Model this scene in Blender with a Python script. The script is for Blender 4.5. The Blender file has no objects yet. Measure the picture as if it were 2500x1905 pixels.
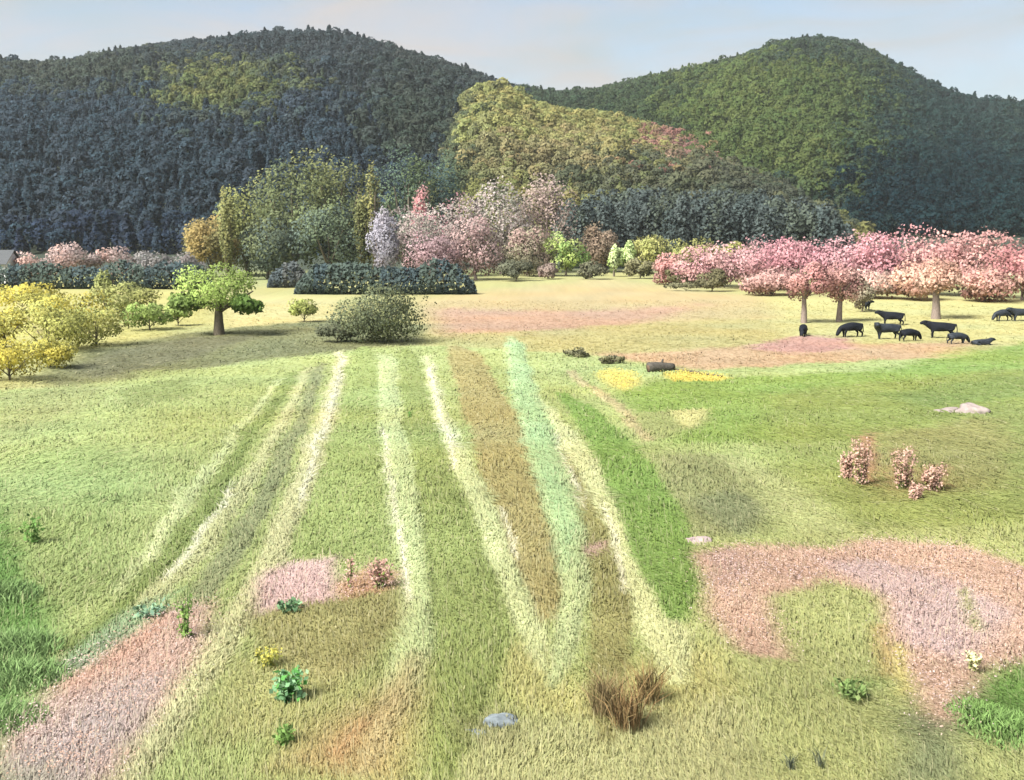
import bpy, bmesh, math, random
import numpy as np
from mathutils import Vector, Matrix
R = math.radians
rng = np.random.default_rng(7)
random.seed(7)
scene = bpy.context.scene
COL = scene.collection

# ------------------------------------------------------------------ camera
EYE = np.array([0.0, 0.0, 9.5]); PITCH = R(8.3); F = 1098.0
cam_d = bpy.data.cameras.new('camera'); cam = bpy.data.objects.new('camera', cam_d); COL.objects.link(cam)
cam_d.sensor_fit = 'HORIZONTAL'; cam_d.sensor_width = 36; cam_d.lens = 36 * F / 1024
cam_d.clip_start = 0.1; cam_d.clip_end = 20000
cam.location = EYE; cam.rotation_euler = (R(90) - PITCH, 0, 0)
scene.camera = cam
# ------------------------------------------------------------------ sky, sun, exposure
SUN_EL, SUN_AZ = R(46), R(232)          # azimuth clockwise from +Y: behind and to the left of the viewer
w = bpy.data.worlds.new('World'); scene.world = w; w.use_nodes = True
nt = w.node_tree; N = nt.nodes; L = nt.links
bg = N['Background']
sky = N.new('ShaderNodeTexSky'); sky.sky_type = 'NISHITA'; sky.sun_disc = False
sky.sun_elevation = SUN_EL; sky.sun_rotation = SUN_AZ; sky.air_density = 1.0; sky.dust_density = 2.5
tc = N.new('ShaderNodeTexCoord'); mp = N.new('ShaderNodeMapping'); mp.inputs['Scale'].default_value = (3.2, 3.2, 12.0)
mp.inputs['Rotation'].default_value = (0.0, R(14), 0.3)
nz = N.new('ShaderNodeTexNoise'); nz.inputs['Scale'].default_value = 1.7; nz.inputs['Detail'].default_value = 7; nz.inputs['Roughness'].default_value = .55
nz.inputs['Distortion'].default_value = .7
cr = N.new('ShaderNodeValToRGB'); cr.color_ramp.elements[0].position = .34; cr.color_ramp.elements[1].position = .66
cr.color_ramp.elements[0].color = (.30, .30, .30, 1); cr.color_ramp.elements[1].color = (1, 1, 1, 1)
nz2 = N.new('ShaderNodeTexNoise'); nz2.inputs['Scale'].default_value = 1.1; nz2.inputs['Detail'].default_value = 3
cc = N.new('ShaderNodeMixRGB'); cc.inputs[1].default_value = (2.80, 3.14, 3.22, 1); cc.inputs[2].default_value = (3.55, 3.28, 3.12, 1)
cr2 = N.new('ShaderNodeValToRGB'); cr2.color_ramp.elements[0].position = .42; cr2.color_ramp.elements[1].position = .60
mix = N.new('ShaderNodeMixRGB')
L.new(tc.outputs['Generated'], mp.inputs['Vector']); L.new(mp.outputs[0], nz.inputs['Vector']); L.new(mp.outputs[0], nz2.inputs['Vector'])
L.new(nz.outputs['Fac'], cr.inputs[0]); L.new(nz2.outputs['Fac'], cr2.inputs[0]); L.new(cr2.outputs[0], cc.inputs[0])
L.new(cr.outputs[0], mix.inputs[0]); L.new(sky.outputs[0], mix.inputs[1]); L.new(cc.outputs[0], mix.inputs[2])
L.new(mix.outputs[0], bg.inputs[0]); bg.inputs[1].default_value = 0.055
sd = bpy.data.lights.new('sun', 'SUN'); sd.energy = 3.7; sd.angle = R(22); sd.color = (1, .965, .90)
so = bpy.data.objects.new('sun', sd); COL.objects.link(so)
sdir = Vector((math.sin(SUN_AZ) * math.cos(SUN_EL), math.cos(SUN_AZ) * math.cos(SUN_EL), math.sin(SUN_EL)))
so.rotation_euler = (-sdir).to_track_quat('-Z', 'Y').to_euler()
vs = scene.view_settings; vs.view_transform = 'Standard'; vs.look = 'None'; vs.gamma = 1; vs.exposure = 1.8; vs.use_curve_mapping = False
scene.cycles.max_bounces = 6; scene.cycles.diffuse_bounces = 3; scene.cycles.volume_bounces = 1

# ------------------------------------------------------------------ helpers
def hexc(h, k=0.6):
    h = h.lstrip('#'); c = np.array([int(h[i:i + 2], 16) / 255 for i in (0, 2, 4)])
    c = np.where(c <= .04045, c / 12.92, ((c + .055) / 1.055) ** 2.4); lum = c @ np.array([.2126, .7152, .0722])
    return (lum + (c - lum) * .86) * k

def smooth(t):
    t = np.clip(t, 0, 1); return t * t * (3 - 2 * t)

_lat = rng.random((256, 256))
def vnoise(x, y, s=1.0, o=0):
    x = np.asarray(x, float) / s + o * 17.3 + 1000; y = np.asarray(y, float) / s + o * 31.7 + 1000
    xi = np.floor(x).astype(int); yi = np.floor(y).astype(int); fx = x - xi; fy = y - yi
    fx = fx * fx * (3 - 2 * fx); fy = fy * fy * (3 - 2 * fy)
    a = _lat[xi & 255, yi & 255]; b = _lat[(xi + 1) & 255, yi & 255]; c = _lat[xi & 255, (yi + 1) & 255]; d = _lat[(xi + 1) & 255, (yi + 1) & 255]
    return (a * (1 - fx) + b * fx) * (1 - fy) + (c * (1 - fx) + d * fx) * fy - .5

def g(x, y):                                                        # the lie of the valley
    x = np.asarray(x, float); y = np.asarray(y, float)
    z = 2.5 * smooth(1 - (y - 4) / 78) + .5 * vnoise(x, y, 26, 3) * smooth((y - 5) / 40)
    z = z + smooth((y - 230) / 260) * 9 + np.maximum(y - 490, 0) * .01
    return z

def ray(px, py):
    cp, sp = math.cos(PITCH), math.sin(PITCH)
    a = (px - 512) / F; b = -(py - 390) / F
    return np.array([a, cp + b * sp, -sp + b * cp])

def at(px, py):                                                     # a sight line down to the ground
    d = ray(px, py); lo = 1.0; t = lo
    while t < 900:
        p = EYE + d * t
        if p[2] <= g(p[0], p[1]): break
        lo = t; t *= 1.02
    hi = t
    for _ in range(30):
        m = (lo + hi) / 2; p = EYE + d * m
        if p[2] <= g(p[0], p[1]): hi = m
        else: lo = m
    p = EYE + d * hi
    return np.array([p[0], p[1], float(g(p[0], p[1]))])

def at_y(px, py, Y):
    d = ray(px, py); return EYE + d * (Y / d[1])

def dist_px(p):                                                     # metres per pixel at a place
    return float(np.linalg.norm(p - EYE)) / F

def link(o, parent=None):
    COL.objects.link(o)
    if parent is not None: o.parent = parent
    return o

def tag(o, label=None, cat=None, group=None, kind=None):
    if label: o['label'] = label
    if cat: o['category'] = cat
    if group: o['group'] = group
    if kind: o['kind'] = kind
    return o

def empty(name, loc, label, cat, group=None):
    o = bpy.data.objects.new(name, None); o.location = [float(v) for v in loc]; o.empty_display_size = .3
    link(o); return tag(o, label, cat, group)

def mesh_np(name, V, faces_k, idx, mat, col=None, nrm=None, shade=False):
    me = bpy.data.meshes.new(name); V = np.asarray(V, np.float32); idx = np.asarray(idx, np.int32).ravel(); nf = len(idx) // faces_k
    me.vertices.add(len(V)); me.vertices.foreach_set('co', V.ravel())
    me.loops.add(len(idx)); me.loops.foreach_set('vertex_index', idx)
    me.polygons.add(nf); me.polygons.foreach_set('loop_start', np.arange(nf, dtype=np.int32) * faces_k)
    if col is not None:
        a = me.attributes.new('col', 'FLOAT_COLOR', 'POINT'); c4 = np.ones((len(V), 4), np.float32); c4[:, :3] = col; a.data.foreach_set('color', c4.ravel())
    if nrm is not None:
        a = me.attributes.new('nrm', 'FLOAT_VECTOR', 'POINT'); a.data.foreach_set('vector', np.asarray(nrm, np.float32).ravel())
    me.update(calc_edges=True)
    if shade: me.polygons.foreach_set('use_smooth', np.ones(nf, bool))
    me.materials.append(mat)
    return me

def obj(name, me, parent=None, loc=(0, 0, 0)):
    o = bpy.data.objects.new(name, me); o.location = [float(v) for v in loc]
    return link(o, parent)

# ------------------------------------------------------------------ materials
def new_mat(name):
    m = bpy.data.materials.new(name); m.use_nodes = True
    return m, m.node_tree.nodes, m.node_tree.links, m.node_tree.nodes['Principled BSDF']

def leaf_mat(name, rough=.8, trans=.45, tint=False):
    m, n, l, b = new_mat(name)
    a = n.new('ShaderNodeAttribute'); a.attribute_name = 'col'; col = a.outputs['Color']
    if tint:
        a2 = n.new('ShaderNodeAttribute'); a2.attribute_name = 'tint'; a2.attribute_type = 'INSTANCER'
        mu = n.new('ShaderNodeVectorMath'); mu.operation = 'MULTIPLY'; l.new(col, mu.inputs[0]); l.new(a2.outputs['Vector'], mu.inputs[1]); col = mu.outputs[0]
    l.new(col, b.inputs['Base Color']); b.inputs['Roughness'].default_value = rough; b.inputs['Specular IOR Level'].default_value = .1
    v = n.new('ShaderNodeAttribute'); v.attribute_name = 'nrm'
    vt = n.new('ShaderNodeVectorTransform'); vt.vector_type = 'VECTOR'; vt.convert_from = 'OBJECT'; vt.convert_to = 'WORLD'; l.new(v.outputs['Vector'], vt.inputs[0])
    nn = n.new('ShaderNodeVectorMath'); nn.operation = 'NORMALIZE'; l.new(vt.outputs[0], nn.inputs[0])
    geo = n.new('ShaderNodeNewGeometry')
    sc = n.new('ShaderNodeVectorMath'); sc.operation = 'SCALE'; sc.inputs['Scale'].default_value = .3; l.new(geo.outputs['Normal'], sc.inputs[0])
    ad = n.new('ShaderNodeVectorMath'); ad.operation = 'ADD'; l.new(sc.outputs[0], ad.inputs[0]); l.new(nn.outputs[0], ad.inputs[1])
    no = n.new('ShaderNodeVectorMath'); no.operation = 'NORMALIZE'; l.new(ad.outputs[0], no.inputs[0])
    l.new(no.outputs[0], b.inputs['Normal'])
    t = n.new('ShaderNodeBsdfTranslucent'); l.new(col, t.inputs['Color']); mx = n.new('ShaderNodeMixShader'); mx.inputs[0].default_value = trans
    l.new(b.outputs[0], mx.inputs[1]); l.new(t.outputs[0], mx.inputs[2]); l.new(mx.outputs[0], n['Material Output'].inputs['Surface'])
    return m

M_LEAF = leaf_mat('foliage')
M_GRASS = leaf_mat('grass_blades', rough=.85, trans=.32)
M_WOOD = leaf_mat('forest_foliage', trans=.55, tint=True)

def noise_mat(name, c1, c2, scale=3, rough=.85, bump=.3, attr=False, stretch=(1, 1, 1)):
    m, n, l, b = new_mat(name)
    t = n.new('ShaderNodeTexCoord'); mp = n.new('ShaderNodeMapping'); mp.inputs['Scale'].default_value = stretch
    nz = n.new('ShaderNodeTexNoise'); nz.inputs['Scale'].default_value = scale; nz.inputs['Detail'].default_value = 8; nz.inputs['Roughness'].default_value = .65
    l.new(t.outputs['Object'], mp.inputs[0]); l.new(mp.outputs[0], nz.inputs['Vector'])
    if attr:
        a = n.new('ShaderNodeAttribute'); a.attribute_name = 'col'
        r = n.new('ShaderNodeMapRange'); r.inputs['To Min'].default_value = .72; r.inputs['To Max'].default_value = 1.25; l.new(nz.outputs['Fac'], r.inputs['Value'])
        mu = n.new('ShaderNodeVectorMath'); mu.operation = 'SCALE'; l.new(a.outputs['Color'], mu.inputs[0]); l.new(r.outputs[0], mu.inputs['Scale'])
        l.new(mu.outputs[0], b.inputs['Base Color'])
    else:
        r = n.new('ShaderNodeValToRGB'); r.color_ramp.elements[0].color = (*c1, 1); r.color_ramp.elements[1].color = (*c2, 1)
        r.color_ramp.elements[0].position = .35; r.color_ramp.elements[1].position = .68
        l.new(nz.outputs['Fac'], r.inputs[0]); l.new(r.outputs[0], b.inputs['Base Color'])
    bp = n.new('ShaderNodeBump'); bp.inputs['Strength'].default_value = bump; bp.inputs['Distance'].default_value = .08
    l.new(nz.outputs['Fac'], bp.inputs['Height']); l.new(bp.outputs[0], b.inputs['Normal'])
    b.inputs['Roughness'].default_value = rough; b.inputs['Specular IOR Level'].default_value = .2
    return m

M_GROUND = noise_mat('field_soil_and_turf', None, None, 2.2, .95, .35, attr=True)
M_BARK = noise_mat('grey_brown_bark', (.075, .062, .045), (.17, .145, .11), 5, .9, .6, stretch=(3, 3, .6))
M_BARK_P = noise_mat('pinkish_grey_bark', (.14, .11, .095), (.26, .21, .18), 5, .9, .6, stretch=(3, 3, .6))
M_LOG = noise_mat('weathered_log', (.035, .032, .028), (.11, .10, .085), 6, .9, .6, stretch=(.5, 4, 4))
M_LOGEND = noise_mat('cut_log_end', (.07, .045, .03), (.15, .10, .07), 9)
M_ROCK_P = noise_mat('pale_limestone', (.18, .15, .14), (.29, .245, .23), 2.5, .9, .5)
M_ROCK_B = noise_mat('blue_grey_stone', (.10, .12, .13), (.22, .25, .27), 4, .85, .5)
M_ROCK_M = noise_mat('mauve_grey_stone', (.20, .15, .15), (.33, .27, .26), 4, .85, .5)
M_COW = noise_mat('black_hide', (.003, .0045, .008), (.008, .010, .016), 6, .8, .1)
M_COW_G = noise_mat('grey_black_hide', (.012, .016, .022), (.030, .036, .045), 6, .6, .1)
M_WALL = noise_mat('whitewashed_boards', (.52, .53, .56), (.70, .70, .72), 4, .85, .15)
M_ROOF = noise_mat('dark_slate', (.05, .055, .06), (.10, .105, .11), 8, .8, .2)
M_DOOR = noise_mat('grey_door_boards', (.16, .17, .18), (.24, .25, .26), 6, .8, .2)

# ------------------------------------------------------------------ the colour of the fields: patches with world-space outlines
def poly_sd(P, poly):                                               # signed distance (negative inside) of points to a polygon
    x, y = P[:, 0], P[:, 1]; n = len(poly); d = np.full(len(P), 1e18); ins = np.zeros(len(P), bool)
    for i in range(n):
        ax, ay = poly[i]; bx, by = poly[(i + 1) % n]; ex, ey = bx - ax, by - ay
        t = np.clip(((x - ax) * ex + (y - ay) * ey) / (ex * ex + ey * ey + 1e-12), 0, 1)
        dx = x - ax - ex * t; dy = y - ay - ey * t; d = np.minimum(d, dx * dx + dy * dy)
        c = (ay > y) != (by > y)
        with np.errstate(divide='ignore', invalid='ignore'):
            xx = (bx - ax) * (y - ay) / (by - ay) + ax
        ins ^= c & (x < xx)
    d = np.sqrt(d); return np.where(ins, -d, d)

S = 1024 / 2205.0                                                   # measured on a 2205 px wide copy
PATCH = []
def patch(col, pts, feather=.6, op=1.0, k=.98):
    W = [at(min(max(a * S, -60), 1090), b * S)[:2] for a, b in pts]
    PATCH.append((hexc(col, k), np.array(W), feather, op))

KG = .66
STRIPS = []
def strip(col, pts, feather=.10, op=.95, relief=.07, wk=1):               # pts: (x, y, width) along a mown strip
    Lp, Rp = [], []; raw = np.array(pts, float)
    for i, (a, b, ww) in enumerate(pts):
        ww = ww * wk * (1.2 + .25 * max(0, min(1, (b - 900) / 400)))
        Lp.append((a - ww / 2, b)); Rp.append((a + ww / 2, b))
    patch(col, Lp + Rp[::-1], feather, op, KG)
    STRIPS.append((Lp, Rp, relief))

# broad fields, far to near
patch('#B2B270', [(-100, 620), (900, 600), (1300, 575), (1700, 590), (2300, 640), (2300, 860), (-100, 900)], 2, 1, KG)      # pasture
patch('#C9C080', [(480, 640), (740, 640), (720, 690), (480, 720)], 2, .95, KG)                                              # straw-yellow meadow
patch('#BFB968', [(-100, 600), (480, 600), (440, 700), (130, 760), (-100, 800)], 2, .8, KG)
patch('#BCA678', [(900, 650), (1300, 620), (1620, 640), (1500, 710), (950, 715)], 3, .85, KG)
patch('#C0AC78', [(900, 640), (1300, 600), (1640, 640), (1900, 720), (2120, 735), (1900, 780), (1500, 790), (1150, 745), (940, 725)], 4, .75, KG)
patch('#C09C80', [(930, 665), (1300, 668), (1520, 655), (1400, 690), (1200, 722), (960, 722)], 2.5, 1, KG)
patch('#B2AC6B', [(960, 720), (1500, 690), (2250, 690), (2250, 770), (1500, 790), (1150, 770)], 2, .8, KG)
patch('#C3BF79', [(1650, 640), (2300, 640), (2300, 740), (1700, 735)], 2.5, .85, KG)
patch('#C4A47C', [(1240, 765), (1560, 750), (1900, 740), (2120, 735), (2000, 770), (1700, 800), (1480, 795)], 1.4, 1, KG)
patch('#C09488', [(1600, 748), (1720, 724), (1830, 728), (1840, 752), (1700, 762)], 1.0, .95, KG)
patch('#82865A', [(60, 820), (180, 755), (420, 715), (700, 690), (920, 700), (900, 740), (560, 780), (180, 836)], 1.0, 1, KG)   # darker olive band along the field edge
patch('#74765A', [(130, 800), (240, 755), (420, 725), (560, 722), (420, 770), (200, 815)], .9, .8, KG)  # still darker core of that band
# near field base
patch('#AFBE75', [(-100, 850), (180, 830), (560, 775), (900, 742), (1250, 760), (1480, 800), (2300, 760), (2300, 1800), (-100, 1800)], .9, 1, KG)
patch('#A9B66C', [(300, 800), (1200, 790), (1400, 1100), (1500, 1750), (500, 1750)], 1.2, .8, KG)
patch('#8F9C58', [(260, 838), (400, 815), (425, 855), (270, 882)], .5, .75, KG)
patch('#A5AB6B', [(0, 850), (260, 815), (240, 850), (0, 960)], 1.5, .8, KG)
patch('#9CB468', [(30, 980), (200, 960), (330, 1020), (230, 1180), (30, 1240)], .9, .6, KG)
patch('#93A95F', [(40, 1230), (260, 1180), (300, 1260), (120, 1330), (20, 1380)], .5, .5, KG)
patch('#8DAA4B', [(1330, 850), (1420, 815), (1650, 812), (1880, 800), (2250, 730), (2250, 860), (1900, 930), (1700, 960), (1450, 960), (1380, 900)], 1.0, .95, KG)
patch('#97A351', [(1650, 850), (2300, 780), (2300, 1180), (1850, 1160), (1650, 1000)], 1.4, .8, KG)
patch('#7F9850', [(1900, 850), (2300, 790), (2300, 850), (2000, 880)], .9, .6, KG)
patch('#A2A86A', [(1360, 890), (1500, 880), (1540, 910), (1440, 945), (1380, 950)], .5, .8, KG)
patch('#D6D08A', [(1440, 888), (1530, 880), (1520, 905), (1480, 925)], .3, .7, KG)
patch('#969C69', [(1400, 980), (1580, 985), (1680, 1040), (1650, 1140), (1480, 1170), (1420, 1080)], .7, .85, KG)
patch('#87936C', [(1490, 1075), (1590, 1060), (1650, 1100), (1600, 1150), (1540, 1130)], .35, .7, KG)
patch('#B6BF80', [(1570, 990), (1640, 1000), (1860, 1150), (1850, 1190), (1700, 1160)], .5, .85, KG)
patch('#A49A60', [(1900, 930), (2150, 900), (2200, 960), (2150, 1050), (1900, 1080), (1850, 1000)], .9, .6, KG)
patch('#C08F70', [(1845, 940), (1872, 930), (1890, 990), (1880, 1050), (1850, 1050)], .25, .9, KG)
patch('#BA8F6C', [(1920, 980), (1965, 965), (1955, 1040), (1925, 1060)], .3, .8, KG)
patch('#BA8C6C', [(1985, 1015), (2040, 1005), (2030, 1050), (1995, 1060)], .3, .8, KG)
patch('#AEB674', [(1420, 1180), (1900, 1130), (2300, 1150), (2300, 1750), (1450, 1750)], .6, .85, KG)
patch('#C2C078', [(1060, 1420), (1150, 1380), (1250, 1480), (1400, 1420), (1540, 1400), (1600, 1500), (1500, 1600), (1120, 1540)], .5, .85, KG)
patch('#BDC088', [(1000, 1560), (1600, 1540), (1650, 1750), (950, 1750)], .6, .8, KG)
# mown strips
strip('#8C9E54', [(640, 800, 26), (540, 940, 40), (440, 1100, 50), (300, 1290, 60), (150, 1400, 50)], wk=.62, relief=.03)
strip('#C4CE90', [(600, 820, 12), (490, 960, 24), (400, 1080, 32), (325, 1200, 30), (240, 1290, 12)], wk=.8, relief=.05)
strip('#C2C58C', [(668, 790, 22), (570, 980, 44), (450, 1170, 60), (250, 1370, 60), (120, 1450, 40)], wk=.62)
strip('#98A070', [(690, 785, 22), (630, 950, 38), (540, 1130, 48), (430, 1290, 52), (250, 1420, 40)], wk=.8, relief=.02)
strip('#CACA94', [(735, 755, 16), (700, 900, 36), (655, 1040, 46), (600, 1180, 52), (545, 1290, 50), (430, 1460, 60), (330, 1620, 64), (260, 1740, 30)])
strip('#A2B466', [(782, 748, 16), (785, 775, 56), (770, 950, 90), (745, 1100, 130), (730, 1200, 170)], relief=.03)
strip('#C2D092', [(830, 765, 34), (843, 930, 46), (872, 1090, 60), (908, 1250, 62), (905, 1380, 66), (870, 1490, 60), (820, 1590, 46), (770, 1690, 20)])
strip('#98A85C', [(872, 748, 10), (880, 770, 40), (915, 950, 60), (955, 1100, 80), (1010, 1290, 120), (1010, 1460, 110), (970, 1600, 70), (950, 1700, 30)], relief=.03)
strip('#CAD398', [(920, 765, 20), (968, 940, 34), (1040, 1090, 44), (1105, 1250, 54), (1150, 1380, 46), (1175, 1450, 14)])
strip('#AEA268', [(978, 742, 14), (1000, 764, 60), (1060, 900, 96), (1110, 1050, 96), (1160, 1200, 84), (1190, 1350, 36)], relief=.03, op=.88)
strip('#BCCA90', [(1096, 722, 8), (1108, 745, 34), (1135, 860, 56), (1185, 1020, 62), (1230, 1160, 66), (1243, 1280, 50), (1218, 1420, 36), (1190, 1490, 12)])
strip('#9C9A5E', [(1195, 900, 16), (1265, 1050, 42), (1310, 1200, 60), (1325, 1350, 66), (1310, 1500, 54), (1295, 1600, 20)], relief=.03)
strip('#D0D69C', [(1150, 850, 16), (1250, 980, 40), (1325, 1110, 50), (1395, 1250, 72), (1440, 1390, 70), (1480, 1500, 30)])
strip('#80A448', [(1210, 848, 10), (1255, 885, 56), (1330, 980, 80), (1400, 1100, 110), (1440, 1230, 95), (1465, 1350, 40)], relief=.05)
strip('#BFB583', [(1225, 800, 16), (1330, 875, 26), (1395, 955, 20)])
patch('#D9E0A4', [(388, 1040), (340, 1140), (312, 1212), (326, 1212), (362, 1140), (394, 1042)], .12, .8, KG)
for ln in ([(738, 758, 7), (705, 890, 10), (668, 1010, 9), (648, 1080, 8)], [(925, 790, 6), (962, 930, 9), (985, 1010, 7)], [(1195, 940, 6), (1235, 1030, 9), (1262, 1100, 6)], [(1075, 1100, 6), (1108, 1185, 9), (1118, 1215, 5)], [(825, 930, 5), (835, 1010, 7), (868, 1180, 9), (880, 1300, 8)], [(500, 1050, 8), (440, 1150, 14), (360, 1250, 10)], [(1300, 1090, 7), (1335, 1200, 10), (1345, 1290, 7)]):
    Lq = [(a - q * .7, b) for a, b, q in ln]; Rq = [(a + q * .7, b) for a, b, q in ln]; patch('#E4E2C4', Lq + Rq[::-1], .06, .85, KG)   # thin pale lines along the strips
patch('#A2CA90', [(1090, 740), (1125, 740), (1165, 860), (1215, 1020), (1250, 1150), (1225, 1240), (1195, 1150), (1150, 1000), (1105, 860)], .35, .7, KG)
# wild-flower ground and details
PK = .69
patch('#9A905A', [(540, 1330), (620, 1240), (860, 1270), (880, 1330), (800, 1450), (720, 1480), (560, 1420)], .4, .75, PK)
patch('#ADA86C', [(500, 1420), (760, 1430), (800, 1560), (560, 1620), (420, 1600)], .5, .6, PK)
patch('#D2B2A4', [(20, 1580), (180, 1420), (360, 1320), (460, 1300), (440, 1400), (330, 1560), (250, 1690), (20, 1690)], .32, .95, PK)
patch('#C8B8B2', [(60, 1620), (240, 1470), (380, 1440), (300, 1580), (200, 1690), (40, 1690)], .35, .8, PK)
patch('#D6AC94', [(110, 1480), (240, 1400), (350, 1330), (360, 1360), (220, 1450), (150, 1490)], .22, .8, PK)
patch('#B5B095', [(0, 1640), (120, 1640), (180, 1700), (0, 1700)], .3, .7, PK)
patch('#86AB82', [(110, 1440), (240, 1340), (400, 1270), (330, 1330), (220, 1420), (130, 1460)], .2, .7, PK)
patch('#D8BAB6', [(550, 1260), (620, 1220), (720, 1210), (720, 1300), (640, 1310), (560, 1320)], .25, .95, PK)
patch('#CFA080', [(720, 1270), (790, 1230), (860, 1240), (850, 1270), (740, 1300)], .2, .8, PK)
patch('#BE9C70', [(560, 1690), (640, 1610), (780, 1530), (900, 1440), (910, 1520), (860, 1690)], .5, .65, PK)
patch('#C69A70', [(690, 1640), (780, 1560), (790, 1580), (720, 1650)], .2, .6, PK)
patch('#CCAC9A', [(1500, 1200), (1600, 1180), (1800, 1190), (1880, 1160), (2080, 1180), (2300, 1260), (2300, 1420), (2120, 1450), (2060, 1570), (2010, 1580), (1930, 1420), (1900, 1290), (1780, 1255), (1650, 1290), (1700, 1420), (1600, 1410), (1530, 1330)], .28, .95, PK)
patch('#C6B2B4', [(1780, 1220), (1900, 1215), (2060, 1260), (2200, 1330), (2080, 1440), (1960, 1400), (1920, 1300)], .3, .8, PK)
patch('#B79B90', [(1530, 1200), (1590, 1185), (1620, 1230), (1550, 1260)], .25, .8, PK)
patch('#D6D07A', [(1920, 1400), (1950, 1400), (1960, 1500), (1940, 1510)], .15, .8, PK)
patch('#C98A5C', [(1880, 1350), (1920, 1350), (1930, 1470), (1900, 1470)], .2, .35, PK)
patch('#9BAA5C', [(2075, 1280), (2095, 1280), (2120, 1370), (2100, 1370)], .15, .8, PK)
patch('#6E9C48', [(-60, 960), (10, 1100), (50, 1250), (130, 1360), (60, 1480), (-60, 1620)], .35, .9, KG)
patch('#5F8F35', [(2250, 1430), (2130, 1460), (2060, 1500), (2080, 1580), (2160, 1600), (2250, 1590)], .3, .85, KG)
patch('#7C8A6A', [(1960, 1550), (2060, 1570), (2060, 1690), (1900, 1690)], .35, .7, KG)
patch('#8B8A60', [(960, 1560), (1100, 1540), (1130, 1600), (990, 1620)], .25, .4, KG)
patch('#8AA65A', [(1790, 1500), (1840, 1470), (1920, 1465), (1900, 1490), (1820, 1520)], .2, .7, KG)
patch('#C7A79C', [(1262, 1195), (1312, 1175), (1312, 1190), (1268, 1212)], .1, .9, PK)
patch('#DDD06A', [(1284, 806), (1318, 797), (1366, 802), (1376, 820), (1342, 846), (1306, 826)], .5, .8, KG)
patch('#E2CF50', [(1428, 806), (1470, 800), (1520, 806), (1572, 812), (1540, 822), (1490, 819), (1448, 820)], .3, .9, KG)

def field_color(x, y):
    x = np.asarray(x, float); y = np.asarray(y, float)
    wx = x + .22 * vnoise(x, y, 2.6, 1) + .14 * vnoise(x, y, .5, 2); wy = y + 1.0 * vnoise(x, y, 2.1, 5) + .5 * vnoise(x, y, .6, 6)
    far = np.clip(y / 40, .6, 4); wx = x + (wx - x) * np.minimum(far, 1.6); wy = y + (wy - y) * far
    C = np.tile(hexc('#98A263', KG), (len(x), 1)); P = np.stack([wx, wy], 1)
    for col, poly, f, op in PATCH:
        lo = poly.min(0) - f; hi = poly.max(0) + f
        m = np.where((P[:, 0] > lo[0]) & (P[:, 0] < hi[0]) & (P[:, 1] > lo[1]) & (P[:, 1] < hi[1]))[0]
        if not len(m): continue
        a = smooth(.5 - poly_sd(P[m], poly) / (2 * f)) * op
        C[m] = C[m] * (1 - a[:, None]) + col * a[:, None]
    a = smooth((y - 238 - 30 * vnoise(x, y, 14, 12)) / 26)[:, None]; C = C * (1 - a) + hexc('#4A5646', .6) * a     # scrub and woodland floor beyond the tree line
    v = 1 + .16 * vnoise(x, y, 3.0, 8) + .12 * vnoise(x * 2.5, y * .6, .9, 9)
    wv = vnoise(x, y, 6, 11)
    C = C * v[:, None]; C[:, 0] *= 1 + .12 * wv; C[:, 2] *= 1 - .15 * wv
    return C

# ------------------------------------------------------------------ ground sheet
def axis(dense_lo, dense_hi, step, lo, hi, grow=1.16):
    a = list(np.arange(dense_lo, dense_hi + 1e-6, step)); s = step
    while a[-1] < hi: s *= grow; a.append(a[-1] + s)
    s = step; b = [dense_lo]
    while b[-1] > lo: s *= grow; b.append(b[-1] - s)
    return np.array(b[:0:-1] + a)
xs = axis(-48, 48, .36, -4000, 4000); ys = axis(8, 100, .36, -400, 6000)
GX, GY = np.meshgrid(xs, ys); gx, gy = GX.ravel(), GY.ravel()
gz = g(gx, gy) + .05 * vnoise(gx, gy, .9, 4)
idx = np.arange(len(gx)).reshape(len(ys), len(xs))
quads = np.stack([idx[:-1, :-1], idx[:-1, 1:], idx[1:, 1:], idx[1:, :-1]], -1).reshape(-1, 4)
def strip_h(x, y):
    P = np.stack([x, y], 1); h = np.zeros(len(x))
    for Lw, Rw, rel in STRIPW:
        poly = np.concatenate([Lw, Rw[::-1]]); lo = poly.min(0); hi = poly.max(0)
        m = np.where((P[:, 0] > lo[0]) & (P[:, 0] < hi[0]) & (P[:, 1] > lo[1]) & (P[:, 1] < hi[1]))[0]
        if len(m): h[m] = np.maximum(h[m], rel * smooth(-poly_sd(P[m], poly) / .4))
    return h
STRIPW = [(np.array([at(a * S, b * S)[:2] for a, b in Lp]), np.array([at(a * S, b * S)[:2] for a, b in Rp]), rel) for Lp, Rp, rel in STRIPS]
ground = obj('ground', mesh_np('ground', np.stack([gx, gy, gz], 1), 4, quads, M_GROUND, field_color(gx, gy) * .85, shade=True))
tag(ground, 'pale green valley field and pasture sloping down to the trees', kind='structure')
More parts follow.
